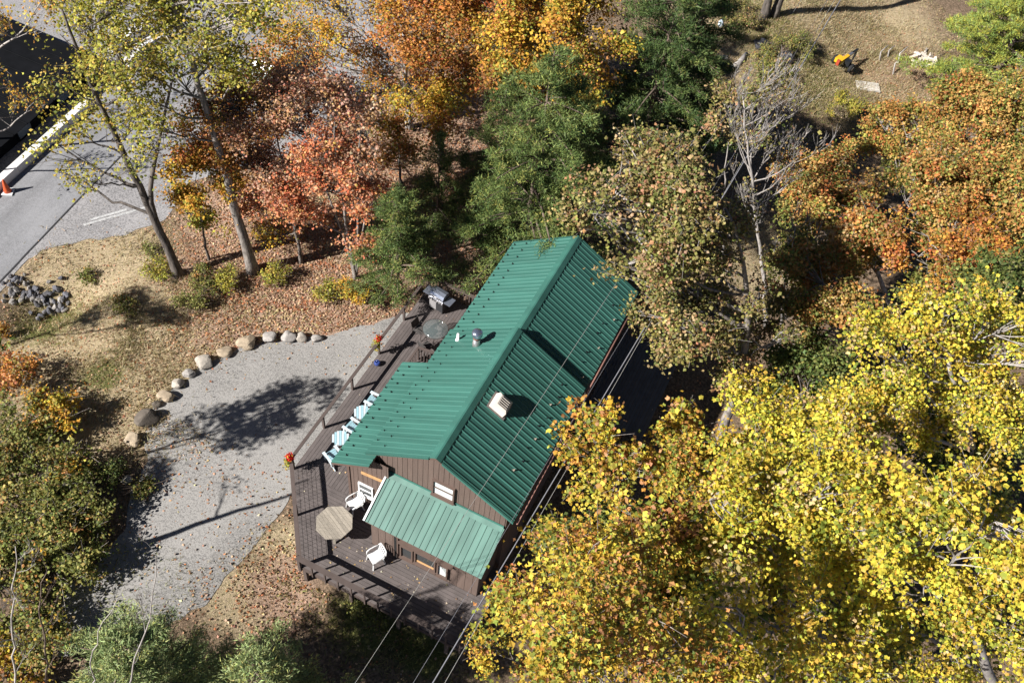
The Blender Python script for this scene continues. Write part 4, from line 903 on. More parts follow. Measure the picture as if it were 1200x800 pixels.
# parked car glimpsed through the trees
w0 = gnd(314, 97); w1 = gnd(352, 62); cdv = unit((w1-w0)*np.array([1, 1, 0])); car = thing('parked_car', 'pale grey green parked car glimpsed through the orange trees', 'car', tuple(w0+cdv*1.3), math.atan2(cdv[1], cdv[0]))
PAINT = mat('pale_green_paint', (.33, .39, .355), .25, var=.03); TY = mat('tyre', (.015, .015, .016), .85); RM = mat('alloy', (.55, .55, .56), .3, .8)
prf = [(-2.2, .35), (-2.25, .75), (-2.1, .95), (-1.75, 1.0), (-1.35, 1.45), (.25, 1.5), (1.05, 1.02), (2.0, .88), (2.22, .7), (2.2, .35)]
def shell(sc_): 
    return [(x, s*(.86 if z < 1.02 else .66)*1.0, z) for s in (1, -1) for x, z in prf]
cb = MB().add(shell(1), [tuple(range(9, -1, -1)), tuple(range(10, 20))]+[(i, i+1, 11+i, 10+i) for i in range(9)]+[(9, 0, 10, 19)]).build('body', PAINT, car)
for s in (1, -1): MB().add([(-1.62, s*.845, 1.04), (.95, s*.845, 1.04), (.22, s*.70, 1.42), (-1.28, s*.70, 1.40)], [(0, 1, 2, 3) if s < 0 else (3, 2, 1, 0)]).build('side_window', glass('car_glass', (.02, .025, .03)), car)
MB().add([(1.02, -.62, 1.06), (1.02, .62, 1.06), (.30, .58, 1.49), (.30, -.58, 1.49)], [(0, 1, 2, 3)]).build('windscreen', glass('car_glass'), car)
for x in (-1.35, 1.35):
    for s in (1, -1):
        w = MB().lathe([(.33, -.11), (.35, -.06), (.35, .06), (.33, .11)], (0, 0, 0), 20).build('wheel', TY, car); w.matrix_basis = Matrix.Translation((x, s*.84, .35)) @ Matrix.Rotation(math.pi/2, 4, 'X')
        MB().lathe([(.21, -.125), (.21, .125)], (0, 0, 0), 14).build('rim', RM, w)
for s in (1, -1): MB().box(2.15, 2.235, s*.62-.16, s*.62+.16, .66, .80).build('headlight', WHITE, car); MB().box(-2.26, -2.20, s*.66-.12, s*.66+.12, .72, .88).build('tail_light', mat('red_lens', (.4, .02, .02), .3), car)

# ------------------------------------------------------------------ things on the slope at the upper right
def G(px, py): return gnd(px, py)
sp0, sp1 = G(978, 85), G(1003, 70); sdv = unit((sp1-sp0)*np.array([1, 1, 0]))
ls = thing('log_splitter', 'yellow and black towable log splitter standing in the grass', 'machine', tuple(sp0+sdv*.8), math.atan2(sdv[1], sdv[0]))
YL = mat('yellow_enamel', (.62, .36, .02), .4, var=.06)
MB().box(-.95, .35, -.10, .10, .62, .84).build('beam', YL, ls); MB().box(.35, .95, -.08, .08, .66, .80).build('cylinder', mat('steel', (.4, .4, .42), .3, .8), ls); MB().box(-1.0, -.85, -.10, .10, .62, .98).build('wedge', mat('red_enamel', (.35, .06, .03), .5), ls)
MB().box(.85, 1.5, -.07, .07, .70, .80).build('drawbar', BLACK, ls); MB().box(1.35, 1.45, -.05, .05, 0, .7).build('stand', BLACK, ls)
MB().box(-.30, .05, -.50, -.14, .45, .80).build('engine', BLACK, ls); MB().box(-.5, .0, .14, .45, .45, .75).build('oil_tank', YL, ls)
for s in (1, -1): w = MB().lathe([(.28, -.09), (.30, -.05), (.30, .05), (.28, .09)], (0, 0, 0), 16).build('wheel', TY, ls); w.matrix_basis = Matrix.Translation((.0, s*.62, .30)) @ Matrix.Rotation(math.pi/2, 4, 'X'); MB().lathe([(.15, -.10), (.15, .10)], (0, 0, 0), 10).build('rim', RM, w)
def pallet(label, px, py, rz, w=1.5, l=1.1, n=6, m=None):
    P = G(px, py); t = thing('wooden_pallet', label, 'pallet', (P[0], P[1], P[2]+.02), rz); m = m or mat('grey_pallet', (.50, .46, .40), .85, var=.2, scale=6)
    for k in range(n): MB().box(-w/2, w/2, -l/2+k*l/n, -l/2+(k+.78)*l/n, .10, .125).build('slat', m, t)
    for s in (-1, 0, 1): MB().box(s*w*.46-.04, s*w*.46+.04, -l/2, l/2, 0, .099).build('runner', m, t)
pallet('pale wooden pallet lying in the grass below the yellow machine', 1016, 103, .35, 1.5, .95)
pallet('small pale wooden board platform by a bare brown bush', 842, 68, .3, 1.05, .42, 3, mat('pale_board', (.62, .55, .46), .85, var=.15))
wp = G(1080, 74)
FW = mat('fresh_split_wood', (.50, .44, .37), .85, var=.25, scale=5)
wlog = [MB().add([(-l, 0, 0), (-l, w_, .02), (-l, .03, h_), (l, .01, 0), (l, w_*.9, 0), (l, .04, h_*.95)], [(0, 1, 2), (5, 4, 3), (0, 3, 4, 1), (1, 4, 5, 2), (2, 5, 3, 0)]).build('split_log', FW, mesh_only=True) for l, w_, h_ in ((.26, .20, .15), (.22, .16, .17), (.30, .18, .13))]
for k in range(34):
    q = G(1079+rng.normal(0, 9), 72+rng.normal(0, 5)); o = put('split_log', wlog[k % 3], None, (q[0], q[1], q[2]+.05+rng.random()*.3)); o.rotation_euler = (rng.random()*6, rng.normal()*.3, rng.random()*6)
    tag(o, 'pale split log in the firewood heap near the upper right pine', 'firewood', 'heap of pale split logs')
for k, (px, py, L, lb) in enumerate([(1030, 72, 1.3, 'grey brushwood stick leaning left of the firewood heap'), (1040, 68, 1.0, 'short grey brushwood stick in the middle of the brush pile'), (1052, 75, 1.4, 'brushwood stick nearest the firewood heap'), (1046, 88, 1.5, 'pale stick lying low in the brush pile')]):
    P = G(px, py); t = MB().tube([P+np.array([0, 0, .05]), P+np.array([-.1, .3, .35])*L, P+np.array([.1, .75, .55])*L], np.array([.06, .05, .03]), 6).build('brushwood_stick', BARK['pale']); tag(t, lb, 'stick', 'brushwood sticks')
lg0, lg1 = G(858, 82), G(874, 65); tag(MB().tube([lg0+np.array([0, 0, .12]), (lg0+lg1)/2+np.array([.1, 0, .16]), lg1+np.array([0, 0, .12])], np.array([.17, .19, .13]), 9).build('fallen_log', BARK['pale']), 'weathered grey log lying on the shaded slope', 'log')
P = G(844, 31); t = thing('water_jug', 'small blue and white jug left on the dry grass', 'jug', tuple(P)); MB().lathe([(.16, 0), (.18, .08), (.18, .30), (.08, .42), (.06, .50)], (0, 0, 0), 12).build('jug_body', mat('blue_white', (.42, .50, .58), .4, var=.3, scale=12), t); MB().lathe([(.065, .50), (.065, .55)], (0, 0, 0), 10).build('cap', mat('blue_cap', (.08, .15, .35), .5), t)
for (px, py, lb) in ((892, 57, 'dark tarp bundle beside the thin cable'), (921, 71, 'dark tarp bundle under the double cable')):
    P = G(px, py); o = put('tarp_bundle', rock_mesh(500+px, mat('dark_tarp', (.03, .03, .035), .5), 3, .5), None, (P[0], P[1], P[2]+.25)); o.scale = (.7, .5, .45); tag(o, lb, 'tarp')

# ------------------------------------------------------------------ overhead wires
def wire(name, label, a, b, r, m, sag=.4, ext=.25):
    a = np.array(at(*a)); b = np.array(at(*b)); d = b-a; a = a-d*ext; b = b+d*ext; t = np.linspace(0, 1, 40)[:, None]; p = a+(b-a)*t; p[:, 2] -= (4*sag*t*(1-t))[:, 0]
    return tag(MB().tube(p, r, 5).build(name, m), label, 'cable', 'overhead cables')
WB = mat('cable_grey', (.20, .20, .22), .5); WW = mat('cable_pale', (.34, .33, .31), .5)
wire('service_cable', 'thick grey twisted service cable passing right of the cabin roof', (507, 800, 6.0), (985, 0, 8.5), .022, WB, .0)
wire('service_cable', 'thinner pale cable just right of the thick grey one', (521, 800, 6.2), (978, 0, 8.6), .008, WW, .0)
wire('thin_wire', 'thin pale wire crossing over the dark roof slope', (416, 800, 7.4), (939, 0, 9.0), .006, WW, .0)
wire('thin_wire', 'faint wire running low past the front deck corner', (484, 800, 4.5), (985, -25, 9.0), .006, WB, .0)

# ------------------------------------------------------------------ trees
def T(name, label, bpx, trunk, cl, pal, stems=None, **kw):
    B = gnd(*bpx); U = lambda q, d=0.0: upright(B, q[0], q[1], d)
    C = [(U(c[:2], c[2]), c[3], c[4])+((c[5],) if len(c) > 5 else ()) for c in cl]
    st = [[U(q) for q in s] for s in stems] if stems else None
    return tree(name, label, B, [U(q) for q in trunk], C, pal, stems=st, **kw)
def spread(cx, cy, R, n, rx, rz, seed, d0=0.0, sq=.8):
    r = np.random.default_rng(seed); o = []
    for k in range(n):
        a = k*2.399963; q = R*math.sqrt((k+.5)/n); o.append((cx+q*math.cos(a), cy+q*sq*math.sin(a), d0+r.uniform(-.8, .8), rx*r.uniform(.85, 1.15), rz*r.uniform(.85, 1.15)))
    return o
UP = 'tall trees along the lot'; RT = 'trees on the slope right of the cabin'; YT = 'yellow trees nearest the camera'; LT_ = 'trees left of the drive'
# upper left
T('tulip_tree', 'tall yellow green tree with leaning bare trunk, left of the two by the lot', (211, 322), [(194, 286), (172, 236), (150, 188), (128, 145), (108, 100), (88, 55), (72, 10)],
  [(110, 120, 1, 1.2, .8), (140, 92, -1, 1.4, .9), (100, 75, 0, 1.0, .8), (125, 165, -1, .9, .6), (70, 200, 0, .8, .3), (105, 212, -1, .9, .3), (112, 42, 1, 1.5, 1.1), (155, 60, 0, 1.4, .9), (95, 18, 2, 1.4, 1.0), (165, 25, 2, 1.5, 1.1), (130, 10, 0, 1.6, 1.1), (175, 130, 0, 1.0, .6), (160, 200, -1, .6, .4), (80, -15, 0, 1.6, 1.1), (85, 150, 0, 1.0, .6), (75, 95, 0, .9, .6), (70, 40, 0, 1.2, .9), (130, 130, 1, 1.2, .8), (60, 165, 0, .8, .4), (150, 150, 0, 1.1, .7), (180, 90, 0, 1.2, .8), (190, 175, -1, .9, .6)],
  'yellowgreen', stems=[[(195, 286), (173, 238), (178, 205), (186, 165), (196, 120), (205, 80)]], r0=.22, leaf=.12, dens=.95, per=18, rc=.5, bark='dark', twig=.45, group=UP)
T('tulip_tree', 'tall yellow green tree with straight grey trunk, right of the two by the lot', (297, 318), [(281, 264), (263, 202), (249, 145), (233, 95), (216, 50), (201, 5), (190, -45), (180, -90)],
  [(190, 20, 0, 2.0, 1.4), (230, 25, 1, 1.9, 1.5), (268, 22, -1, 1.7, 1.4), (150, 75, 0, 1.7, 1.0), (205, 80, 1, 1.6, 1.1), (262, 85, 0, 1.4, 1.0), (288, 55, 1, 1.4, 1.1), (170, 115, -1, 1.4, .8), (222, -25, 0, 2.4, 1.5), (160, -10, 1, 2.3, 1.5), (265, -20, -2, 1.9, 1.4), (185, 150, -1, 1.3, .7), (215, 60, -2, 1.5, 1.0), (285, 95, 0, 1.1, .7)],
  'yellowgreen', r0=.25, leaf=.12, dens=.95, per=18, rc=.5, bark='grey', twig=.35, group=UP)
T('small_maple', 'small bright orange maple between the two tall trunks', (243, 305), [(238, 270), (232, 235), (230, 205)],
  [(228, 200, 0, 1.1, .9, 'amber'), (235, 235, 0, 1.2, .9), (215, 245, .3, .9, .7), (235, 268, 0, .9, .6, 'yellowgreen'), (255, 210, .5, 1.1, .8), (250, 245, 0, .9, .7), (225, 170, .5, 1.1, .8, 'orange'), (262, 175, .5, 1.0, .8, 'orange')], 'amber', r0=.07, leaf=.12, per=40, rc=.4, gaps=.25, bark='dark', group=UP)
T('red_maple', 'red and coral maple with several thin stems above the boulder row', (416, 326), [(411, 285), (402, 240), (396, 200), (392, 150), (390, 110)],
  [(380, 175, 0, 1.2, .9, 'red'), (412, 195, 0, 1.1, .8), (440, 215, .5, 1.0, .8), (385, 225, -.5, 1.1, .8), (345, 235, 0, 1.3, .9), (415, 285, -.5, .8, .5), (440, 290, 0, .7, .5), (400, 130, 0, 1.3, .9, 'pink'), (370, 110, 0, 1.4, 1.0, 'pink'), (430, 160, 1, 1.3, .9, 'pink'), (395, 255, .3, .8, .5), (365, 200, 0, 1.1, .7), (350, 150, 1, 1.3, .9, 'pink'), (425, 240, 0, .9, .6)],
  'red', stems=[[(424, 280), (432, 230), (440, 180)], [(408, 290), (385, 230), (365, 170)], [(420, 270), (418, 200), (425, 130)]], r0=.10, leaf=.11, dens=1.4, per=30, gaps=.25, rc=.42, bark='grey', twig=.9, group=UP)
T('red_maple', 'pinkish half bare maple with one dark stem left of the red maple', (354, 308), [(346, 265), (338, 225), (325, 165), (315, 110)],
  [(305, 195, 0, 1.4, .9), (330, 150, 0, 1.4, .9), (285, 150, 0, 1.3, .9), (300, 110, 1, 1.5, 1.0), (275, 185, 0, 1.2, .8, 'orange'), (330, 215, -.5, 1.0, .7, 'red'), (300, 240, 0, 1.1, .7, 'red'), (340, 110, 1, 1.4, 1.0), (265, 120, 0, 1.4, 1.0, 'orange'), (320, 275, 0, .8, .4, 'amber')],
  'pink', r0=.09, leaf=.10, dens=1.5, per=30, gaps=.22, rc=.42, bark='dark', twig=.9, group=UP)
T('small_maple', 'low orange red maple brush behind the straight grey trunk', (330, 262), [(325, 235), (318, 205), (312, 180)], [(300, 200, 0, 1.0, .7), (330, 215, 0, 1.0, .7, 'orange'), (280, 225, 0, .9, .6, 'orange'), (345, 240, 0, .9, .6), (310, 165, .5, 1.1, .8, 'orange')], 'red', r0=.06, leaf=.11, dens=1.1, per=34, rc=.4, gaps=.25, bark='dark', twig=.6, group=UP)
T('small_maple', 'low amber maple brush by the lot behind the leaning trunk', (275, 215), [(270, 190), (265, 160), (262, 140)], [(255, 150, 0, 1.1, .8), (285, 130, 0, 1.2, .8, 'orange'), (240, 130, .5, 1.0, .7, 'yellowgreen'), (300, 100, .5, 1.2, .8, 'orange'), (270, 180, 0, .9, .6, 'orange')], 'amber', r0=.06, leaf=.11, dens=1.0, per=28, rc=.4, bark='dark', twig=.6, group=UP)
T('maple', 'orange brown maple with dark trunk in the top middle', (517, 190), [(516, 140), (518, 90), (520, 50), (521, 10), (522, -30)],
  [(480, 30, 0, 2.2, 1.4), (522, 15, 0, 2.2, 1.5), (562, 38, 0, 2.1, 1.4), (498, 75, -1, 2.0, 1.3), (540, 85, 0, 1.9, 1.2), (580, 15, 1, 2.0, 1.4), (470, 65, 0, 1.8, 1.2), (530, 120, -1, 1.6, 1.0, 'amber'), (500, -20, 1, 2.4, 1.5), (555, -15, 1, 2.4, 1.5), (485, 115, 0, 1.6, 1.0, 'amber')],
  'orange', r0=.18, leaf=.13, dens=.9, per=40, rc=.5, bark='dark', twig=.3, group=UP)
T('birch', 'pale trunked yellow tree at the top edge over the lot', (480, 150), [(476, 95), (474, 50), (470, 5), (466, -40)],
  [(370, 25, 0, 2.1, 1.3), (415, 35, 0, 2.1, 1.3), (440, 8, 0, 2.1, 1.4), (395, 65, -1, 1.9, 1.1, 'orange'), (345, 55, 1, 1.9, 1.2, 'orange'), (330, 20, 1, 2.0, 1.3), (435, 85, 0, 1.7, 1.1, 'orange'), (380, -15, 1, 2.4, 1.5), (320, 75, 0, 1.5, 1.0, 'orange'), (455, 115, -1, 1.6, 1.0, 'amber'), (430, -20, 1, 2.3, 1.5)],
  'amber', r0=.2, leaf=.12, dens=.8, per=28, rc=.5, bark='pale', twig=.5, group=UP)
T('maple', 'low orange brush tree behind the red maple', (470, 215), [(468, 180), (465, 150), (462, 125)],
  [(440, 140, 0, 1.5, 1.0), (480, 145, 0, 1.6, 1.0, 'amber'), (460, 175, -.5, 1.3, .8), (500, 150, 0, 1.3, .9), (425, 170, .5, 1.2, .8, 'rust'), (490, 175, 0, 1.2, .8, 'rust')], 'orange', r0=.08, leaf=.12, dens=.9, per=30, rc=.45, bark='dark', twig=.5, group=UP)
T('maple', 'golden orange maple behind the big green pine', (668, 245), [(660, 190), (655, 140), (650, 90), (648, 40)],
  [(598, 62, 0, 2.0, 1.4), (640, 45, 0, 2.2, 1.5), (672, 20, 0, 2.1, 1.5), (620, 100, -.5, 1.8, 1.2), (662, 95, 0, 1.9, 1.2), (700, 60, .5, 1.8, 1.2, 'gold'), (648, 140, -1.2, 1.5, .9), (632, 10, 1, 2.2, 1.5), (605, 25, 1, 2.0, 1.3, 'orange'), (590, 95, 0, 1.5, 1.0, 'orange'), (640, -20, 1, 2.2, 1.4)],
  'amber', r0=.18, leaf=.13, dens=1.0, per=50, rc=.5, bark='dark', twig=.3, group=UP)
# pines
PG = 'pines around the cabin'
pine('pine_tree', 'big green pine touching the far end of the roof', gnd(612, 318), 12.5, 4.3, 'pine', .2, PG, tuft=30, nl=.20, dens=1.25)
pine('pine_tree', 'second green pine just left of the big one', gnd(578, 262), 9.0, 2.6, 'pine', .16, PG, tuft=24, nl=.20, dens=1.0)
pine('pine_tree', 'dark shaded pine at the top behind the golden maple', gnd(735, 240), 15.0, 4.4, 'pineshade', .2, PG, tuft=22, nl=.22, dens=1.1)
pine('pine_tree', 'dense dark pine right of the golden maple, shading the clearing', gnd(772, 205), 13.0, 3.3, 'pineshade', .2, PG, tuft=20, nl=.22, dens=1.1)
pine('pine_tree', 'dark pine at the top edge between the maples', gnd(610, 110), 13.0, 3.2, 'pine', .2, PG, tuft=18, nl=.24)
pine('pine_tree', 'young bushy green pine between red maple and railing', gnd(466, 350), 6.8, 2.3, 'pine', .08, PG, tuft=32, nl=.17, dens=1.5, start=.22)
pine('pine_tree', 'slim young pine beside the path behind the grill', gnd(512, 268), 6.0, 1.5, 'pine', .08, PG, tuft=22, nl=.16, dens=1.3)
pine('pine_tree', 'bright yellow green pine in the upper right corner', gnd(1140, 132), 11.5, 6.4, 'pinelight', .22, PG, tuft=26, nl=.26, dens=1.3, power=.7)
pine('pine_tree', 'yellow green pine cut by the right edge at the top', gnd(1235, 110), 12.0, 5.0, 'pinelight', .22, PG, tuft=14, nl=.28, dens=.9, power=.7)
pine('pine_tree', 'soft blue green pine at the bottom left edge', gnd(205, 850), 8.2, 3.4, 'pineblue', .12, PG, tuft=34, nl=.17, dens=1.6, start=.2)
pine('pine_tree', 'darker green pine at the bottom beside the soft one', gnd(330, 865), 7.6, 3.1, 'pineblue', .12, PG, tuft=30, nl=.17, dens=1.5, start=.2)
# right of the cabin
T('oak', 'large olive brown oak reaching over the far roof corner', (842, 525), [(848, 500), (862, 465), (872, 420), (878, 360), (872, 300), (850, 245)],
  [(720, 232, 0, 1.9, 1.3), (762, 215, .5, 1.9, 1.3), (803, 235, 0, 1.8, 1.3), (745, 278, -.5, 1.7, 1.2), (790, 285, 0, 1.7, 1.1), (820, 300, 0, 1.2, .9), (772, 328, -.5, 1.5, 1.0), (805, 372, -1, 1.5, 1.0), (772, 388, -1, 1.2, .8), (830, 355, 0, 1.5, 1.0), (850, 408, -.5, 1.3, .9), (870, 440, -.5, 1.1, .8), (702, 262, 0, 1.3, 1.0), (840, 262, .5, 1.0, .8), (755, 195, 1, 1.4, 1.0), (890, 350, 0, .9, .7), (905, 400, 0, 1.3, 1.0), (735, 310, -.5, 1.2, .9), (900, 460, 0, 1.3, .9)],
  'brown', r0=.24, leaf=.12, dens=1.1, per=36, rc=.42, gaps=.43, gapf=.7, bark='grey', twig=.8, twr=1.7, twigbark='pale', group=RT)
T('maple', 'olive and rust maple right of the smaller bare tree', (1000, 420), [(988, 390), (975, 355), (965, 325)], spread(962, 318, 48, 8, 1.0, .75, 55), 'olive', r0=.12, leaf=.12, dens=1.1, per=40, rc=.4, bark='grey', twig=.3, group=RT)
T('small_maple', 'tan olive tree between the oak and the yellow crowns', (925, 500), [(915, 470), (905, 440), (900, 410)], [(900, 415, 0, 1.0, .7), (880, 390, 0, .9, .7), (925, 430, 0, .9, .7), (905, 370, .5, .9, .7), (870, 425, 0, .8, .6), (890, 455, 0, .8, .6)], 'brown', r0=.09, leaf=.12, dens=1.0, per=36, rc=.38, bark='grey', twig=.6, group=RT)
T('small_maple', 'small tan leaved tree in front of the bare grey twigs', (850, 300), [(848, 250), (850, 200), (855, 150)],
  [(848, 120, 0, .9, .7), (890, 115, 0, .9, .7), (840, 145, 0, .8, .7), (875, 165, 0, .9, .6), (905, 100, 0, .7, .6)], 'brown', r0=.09, leaf=.13, dens=.9, per=30, rc=.4, bark='pale', twig=.8, group=RT)
RM_ = [('maple', 'rust green maple below the pale pallet', (1085, 270), (1062, 172), 2.7, 1.8, 'rust'), ('maple', 'rust and olive maple at the right edge under the bright pine', (1195, 300), (1160, 150), 3.3, 2.2, 'rust'),
       ('maple', 'orange rust maple left of the right edge, above the yellow crowns', (1060, 400), (1010, 270), 3.0, 2.1, 'tan'), ('maple', 'orange and olive maple in the middle of the right slope', (1140, 390), (1100, 235), 3.2, 2.2, 'tan'),
       ('maple', 'broad rust maple cut by the right edge', (1240, 420), (1200, 250), 3.4, 2.3, 'rust'), ('maple', 'reddish orange maple wedged above the bright yellow crown', (1160, 460), (1110, 300), 2.8, 1.8, 'orange'),
       ('maple', 'tan and olive maple behind the bare grey tree', (985, 330), (955, 225), 2.3, 1.6, 'tan'), ('maple', 'rust maple right of the olive oak', (1010, 480), (965, 345), 2.5, 1.8, 'tan')]
for i, (nme, lb, bpx, c, r, rz, pl) in enumerate(RM_):
    k = r*20; cx, cy = c
    T(nme, lb, bpx, [((bpx[0]*2+cx)/3, (bpx[1]*2+cy)/3), ((bpx[0]+cx*2)/3, (bpx[1]+cy*2)/3), (cx, cy)],
      [(cx, cy-k*.25, 0, r*.62, rz*.66), (cx-k*.6, cy, .5, r*.55, rz*.6), (cx+k*.6, cy+k*.05, -.5, r*.55, rz*.6), (cx-k*.2, cy+k*.45, -1, r*.52, rz*.55), (cx+k*.3, cy+k*.5, 0, r*.5, rz*.55, 'olive' if i % 2 else pl), (cx+k*.35, cy-k*.5, 1, r*.5, rz*.55), (cx-k*.55, cy-k*.5, 1, r*.45, rz*.5), (cx-k*.6, cy+k*.7, -1, r*.4, rz*.45, 'olive'), (cx+k*.8, cy+k*.8, -1, r*.4, rz*.45, 'olive')],
      pl, r0=.2, leaf=.125, dens=1.1, per=44, gaps=.36, gapf=.55, rc=.40, lumps=3.5, bark='grey', twig=.3, group=RT)
# yellow crowns close to the camera
YB = dict(leaf=.09, lumps=6.0, rc=.40, gaps=.42, gapf=.9, bark='pale', shape=TULIP, group=YT, up=.6, r0=.3, twr=1.0, limb_r=.42)
T('tulip_tree', 'bright yellow large leaved tree crown filling the right edge', (1180, 640), [(1160, 590), (1140, 530), (1125, 470), (1110, 420)], spread(1115, 445, 128, 20, 1.25, .9, 1), 'yellow', dens=1.05, per=40, twig=.4, single=300, **YB)
T('tulip_tree', 'bright yellow tree crown in the lower right corner', (1200, 900), [(1180, 830), (1150, 770), (1130, 700), (1115, 660)], spread(1120, 690, 135, 16, 1.15, .8, 2), 'yellow', dens=1.05, per=40, twig=.4, single=300, **YB)
T('tulip_tree', 'yellow tree crown with pale limbs left of the corner crown', (995, 820), [(980, 780), (962, 720), (950, 660), (938, 620)], spread(925, 630, 115, 14, 1.15, .85, 3), 'yellow', dens=1.05, per=40, twig=.45, single=200, **YB)
T('tulip_tree', 'yellow gold tree crown between the oak trunk and the bright crowns', (960, 720), [(945, 650), (930, 590), (920, 545)], spread(925, 530, 80, 9, 1.1, .8, 4), 'yellow', dens=1.05, per=40, twig=.45, **YB)
T('tulip_tree', 'yellow tree crown at the bottom edge right of the middle', (945, 950), [(930, 900), (905, 820), (890, 770)], spread(900, 770, 90, 9, 1.1, .8, 5), 'yellow', dens=1.05, per=40, twig=.45, **YB)
T('maple', 'gold and rust maple at the bottom touching the deck corner', (638, 850), [(640, 820), (636, 770), (632, 710)], spread(640, 738, 74, 12, .8, .6, 6)+[(665, 612, 0, .7, .6), (650, 650, 0, .7, .6), (632, 625, 0, .45, .4), (600, 690, 0, .5, .4, 'orange')], 'gold', r0=.16, leaf=.095, dens=1.0, per=40, rc=.34, gaps=.42, gapf=.9, bark='grey', shape=MAPLE, twig=.3, group=YT)
T('maple', 'gold maple at the bottom middle beside the rust one', (740, 900), [(735, 830), (725, 770), (715, 720)], spread(715, 715, 75, 10, 1.0, .75, 7), 'gold', r0=.16, leaf=.095, dens=1.0, per=40, rc=.34, gaps=.42, gapf=.9, bark='grey', shape=MAPLE, twig=.3, group=YT)
T('maple', 'green gold maple at the bottom edge below the gold ones', (720, 990), [(715, 920), (705, 860), (700, 820)], spread(700, 800, 120, 11, 1.0, .7, 8), 'gold', r0=.16, leaf=.095, dens=1.0, per=46, rc=.4, bark='grey', shape=MAPLE, twig=.3, group=YT)
T('oak', 'yellow oak spray leaning over the right eave of the cabin', (770, 690), [(765, 640), (748, 600), (728, 565), (712, 540)],
  [(685, 500, 0, .8, .6), (715, 520, 0, .9, .6), (745, 530, 0, .9, .6), (690, 540, 0, .9, .6), (725, 560, 0, .9, .6), (765, 550, 0, .8, .6), (660, 520, 0, .6, .5), (720, 480, 0, .5, .4), (700, 575, 0, .8, .5)], 'gold', r0=.10, leaf=.12, dens=.9, per=24, rc=.36, bark='grey', shape=TULIP, twig=.7, group=YT)
T('oak', 'loose yellow green spray in the dark gap right of the rear deck', (835, 640), [(828, 590), (818, 545), (808, 505)], [(800, 500, 0, .8, .6), (790, 525, 0, .7, .5), (820, 530, 0, .8, .6), (835, 560, 0, .8, .6), (800, 560, 0, .7, .5), (850, 590, 0, .9, .6)], 'gold', r0=.07, leaf=.14, dens=.9, per=22, rc=.38, bark='grey', shape=TULIP, twig=.7, group=YT)
T('maple', 'yellow orange maple below the oak trunk', (880, 720), [(870, 670), (862, 620), (855, 575)], spread(850, 590, 75, 9, 1.0, .75, 9)+[(890, 545, 0, .9, .7, 'gold')], 'gold', r0=.12, leaf=.115, dens=1.0, per=40, rc=.4, bark='grey', shape=MAPLE, twig=.3, group=YT)
T('maple', 'yellow maple above the bottom gold crowns', (800, 830), [(795, 770), (785, 710), (778, 660)], spread(785, 655, 62, 8, .95, .7, 10), 'gold', r0=.12, leaf=.12, dens=1.0, per=36, rc=.4, bark='pale', shape=TULIP, twig=.4, group=YT)
UG = 'dark understory trees'
for i, (bpx, c, R, lb) in enumerate([((830, 870), (800, 740), 70, 'dark green understory tree between the gold and yellow crowns'), ((1190, 560), (1175, 345), 45, 'dark green tree at the right edge between rust and yellow crowns'), ((960, 560), (935, 440), 45, 'dark green tree in the shade behind the yellow crowns'), ((1060, 880), (1010, 760), 60, 'green understory tree beneath the corner yellow crown'), ((700, 760), (690, 650), 50, 'dark green understory tree behind the gold maples'), ((1150, 640), (1120, 530), 60, 'green understory tree showing through the bright yellow crown')]):
    T('understory_tree', lb, bpx, [((bpx[0]+c[0])/2, (bpx[1]+c[1])/2), c], spread(c[0], c[1], R, 6, 1.1, .8, 20+i, 1.0), 'darkgreen', r0=.10, leaf=.13, dens=1.0, per=40, rc=.42, bark='dark', twig=.2, group=UG)
# left of the drive
for k, (cx, cy, R, rx, pl, lb) in enumerate([(40, 500, 38, .75, 'olive', 'olive sapling at the left edge under the orange leaves'), (25, 440, 26, .6, 'orange', 'orange red sapling at the left edge beside the dry grass'), (90, 545, 34, .7, 'olive', 'olive sapling with tan tips nearest the straw grass'), (35, 575, 40, .8, 'olive', 'olive sapling at the left edge beside the drive'),
        (105, 598, 34, .7, 'olive', 'olive sapling spilling over the edge of the gravel'), (65, 645, 42, .8, 'olive', 'olive green sapling where the drive narrows'), (110, 645, 28, .55, 'olive', 'small olive sapling nearest the long trunk shadow'), (25, 690, 42, .8, 'olive', 'dark olive sapling in the lower left corner'), (60, 745, 36, .7, 'olive', 'olive sapling low in the corner behind bare stems'),
        (70, 480, 26, .55, 'amber', 'amber sapling among olive leaves near the straw grass'), (12, 535, 34, .7, 'olive', 'olive sapling cut by the left edge above the drive'), (10, 625, 36, .7, 'olive', 'olive sapling cut by the left edge beside the narrowing drive'), (70, 600, 34, .7, 'olive', 'dense olive sapling in the middle of the left thicket'), (20, 770, 34, .7, 'gold', 'yellowish sapling in the bottom left corner')]):
    if cx > 60 and cy > 540: cx, cy = cx-8, cy+4
    B_ = gnd(cx+3, cy+14); cl_ = [(gnd(c[0], c[1]+14)+np.array([0, 0, rng.uniform(.5, 1.1)]), c[3]*.9, .4, 'amber' if (k == 2 and i_ == 1) else pl) for i_, c in enumerate(spread(cx, cy, R*1.05, 8, rx, .4, 30+k, sq=.8))]
    pl = ['olive', 'olive', 'brown', 'yellowgreen'][k % 4] if pl == 'olive' else pl
    tree('sapling', lb, B_, [B_+np.array([.05, 0, .5]), B_+np.array([0, .1, 1.1])], cl_, pl, r0=.05, leaf=.115, dens=.85, per=32, rc=.34, bark='grey', twig=.7, gaps=.46, gapf=1.0, group=LT_)
def BT(label, bpx, trunk, starts, pal, group, **kw):
    B = gnd(*bpx); return bare('bare_tree', label, B, [upright(B, q[0], q[1]) for q in trunk], starts, pal, group=group, **kw)
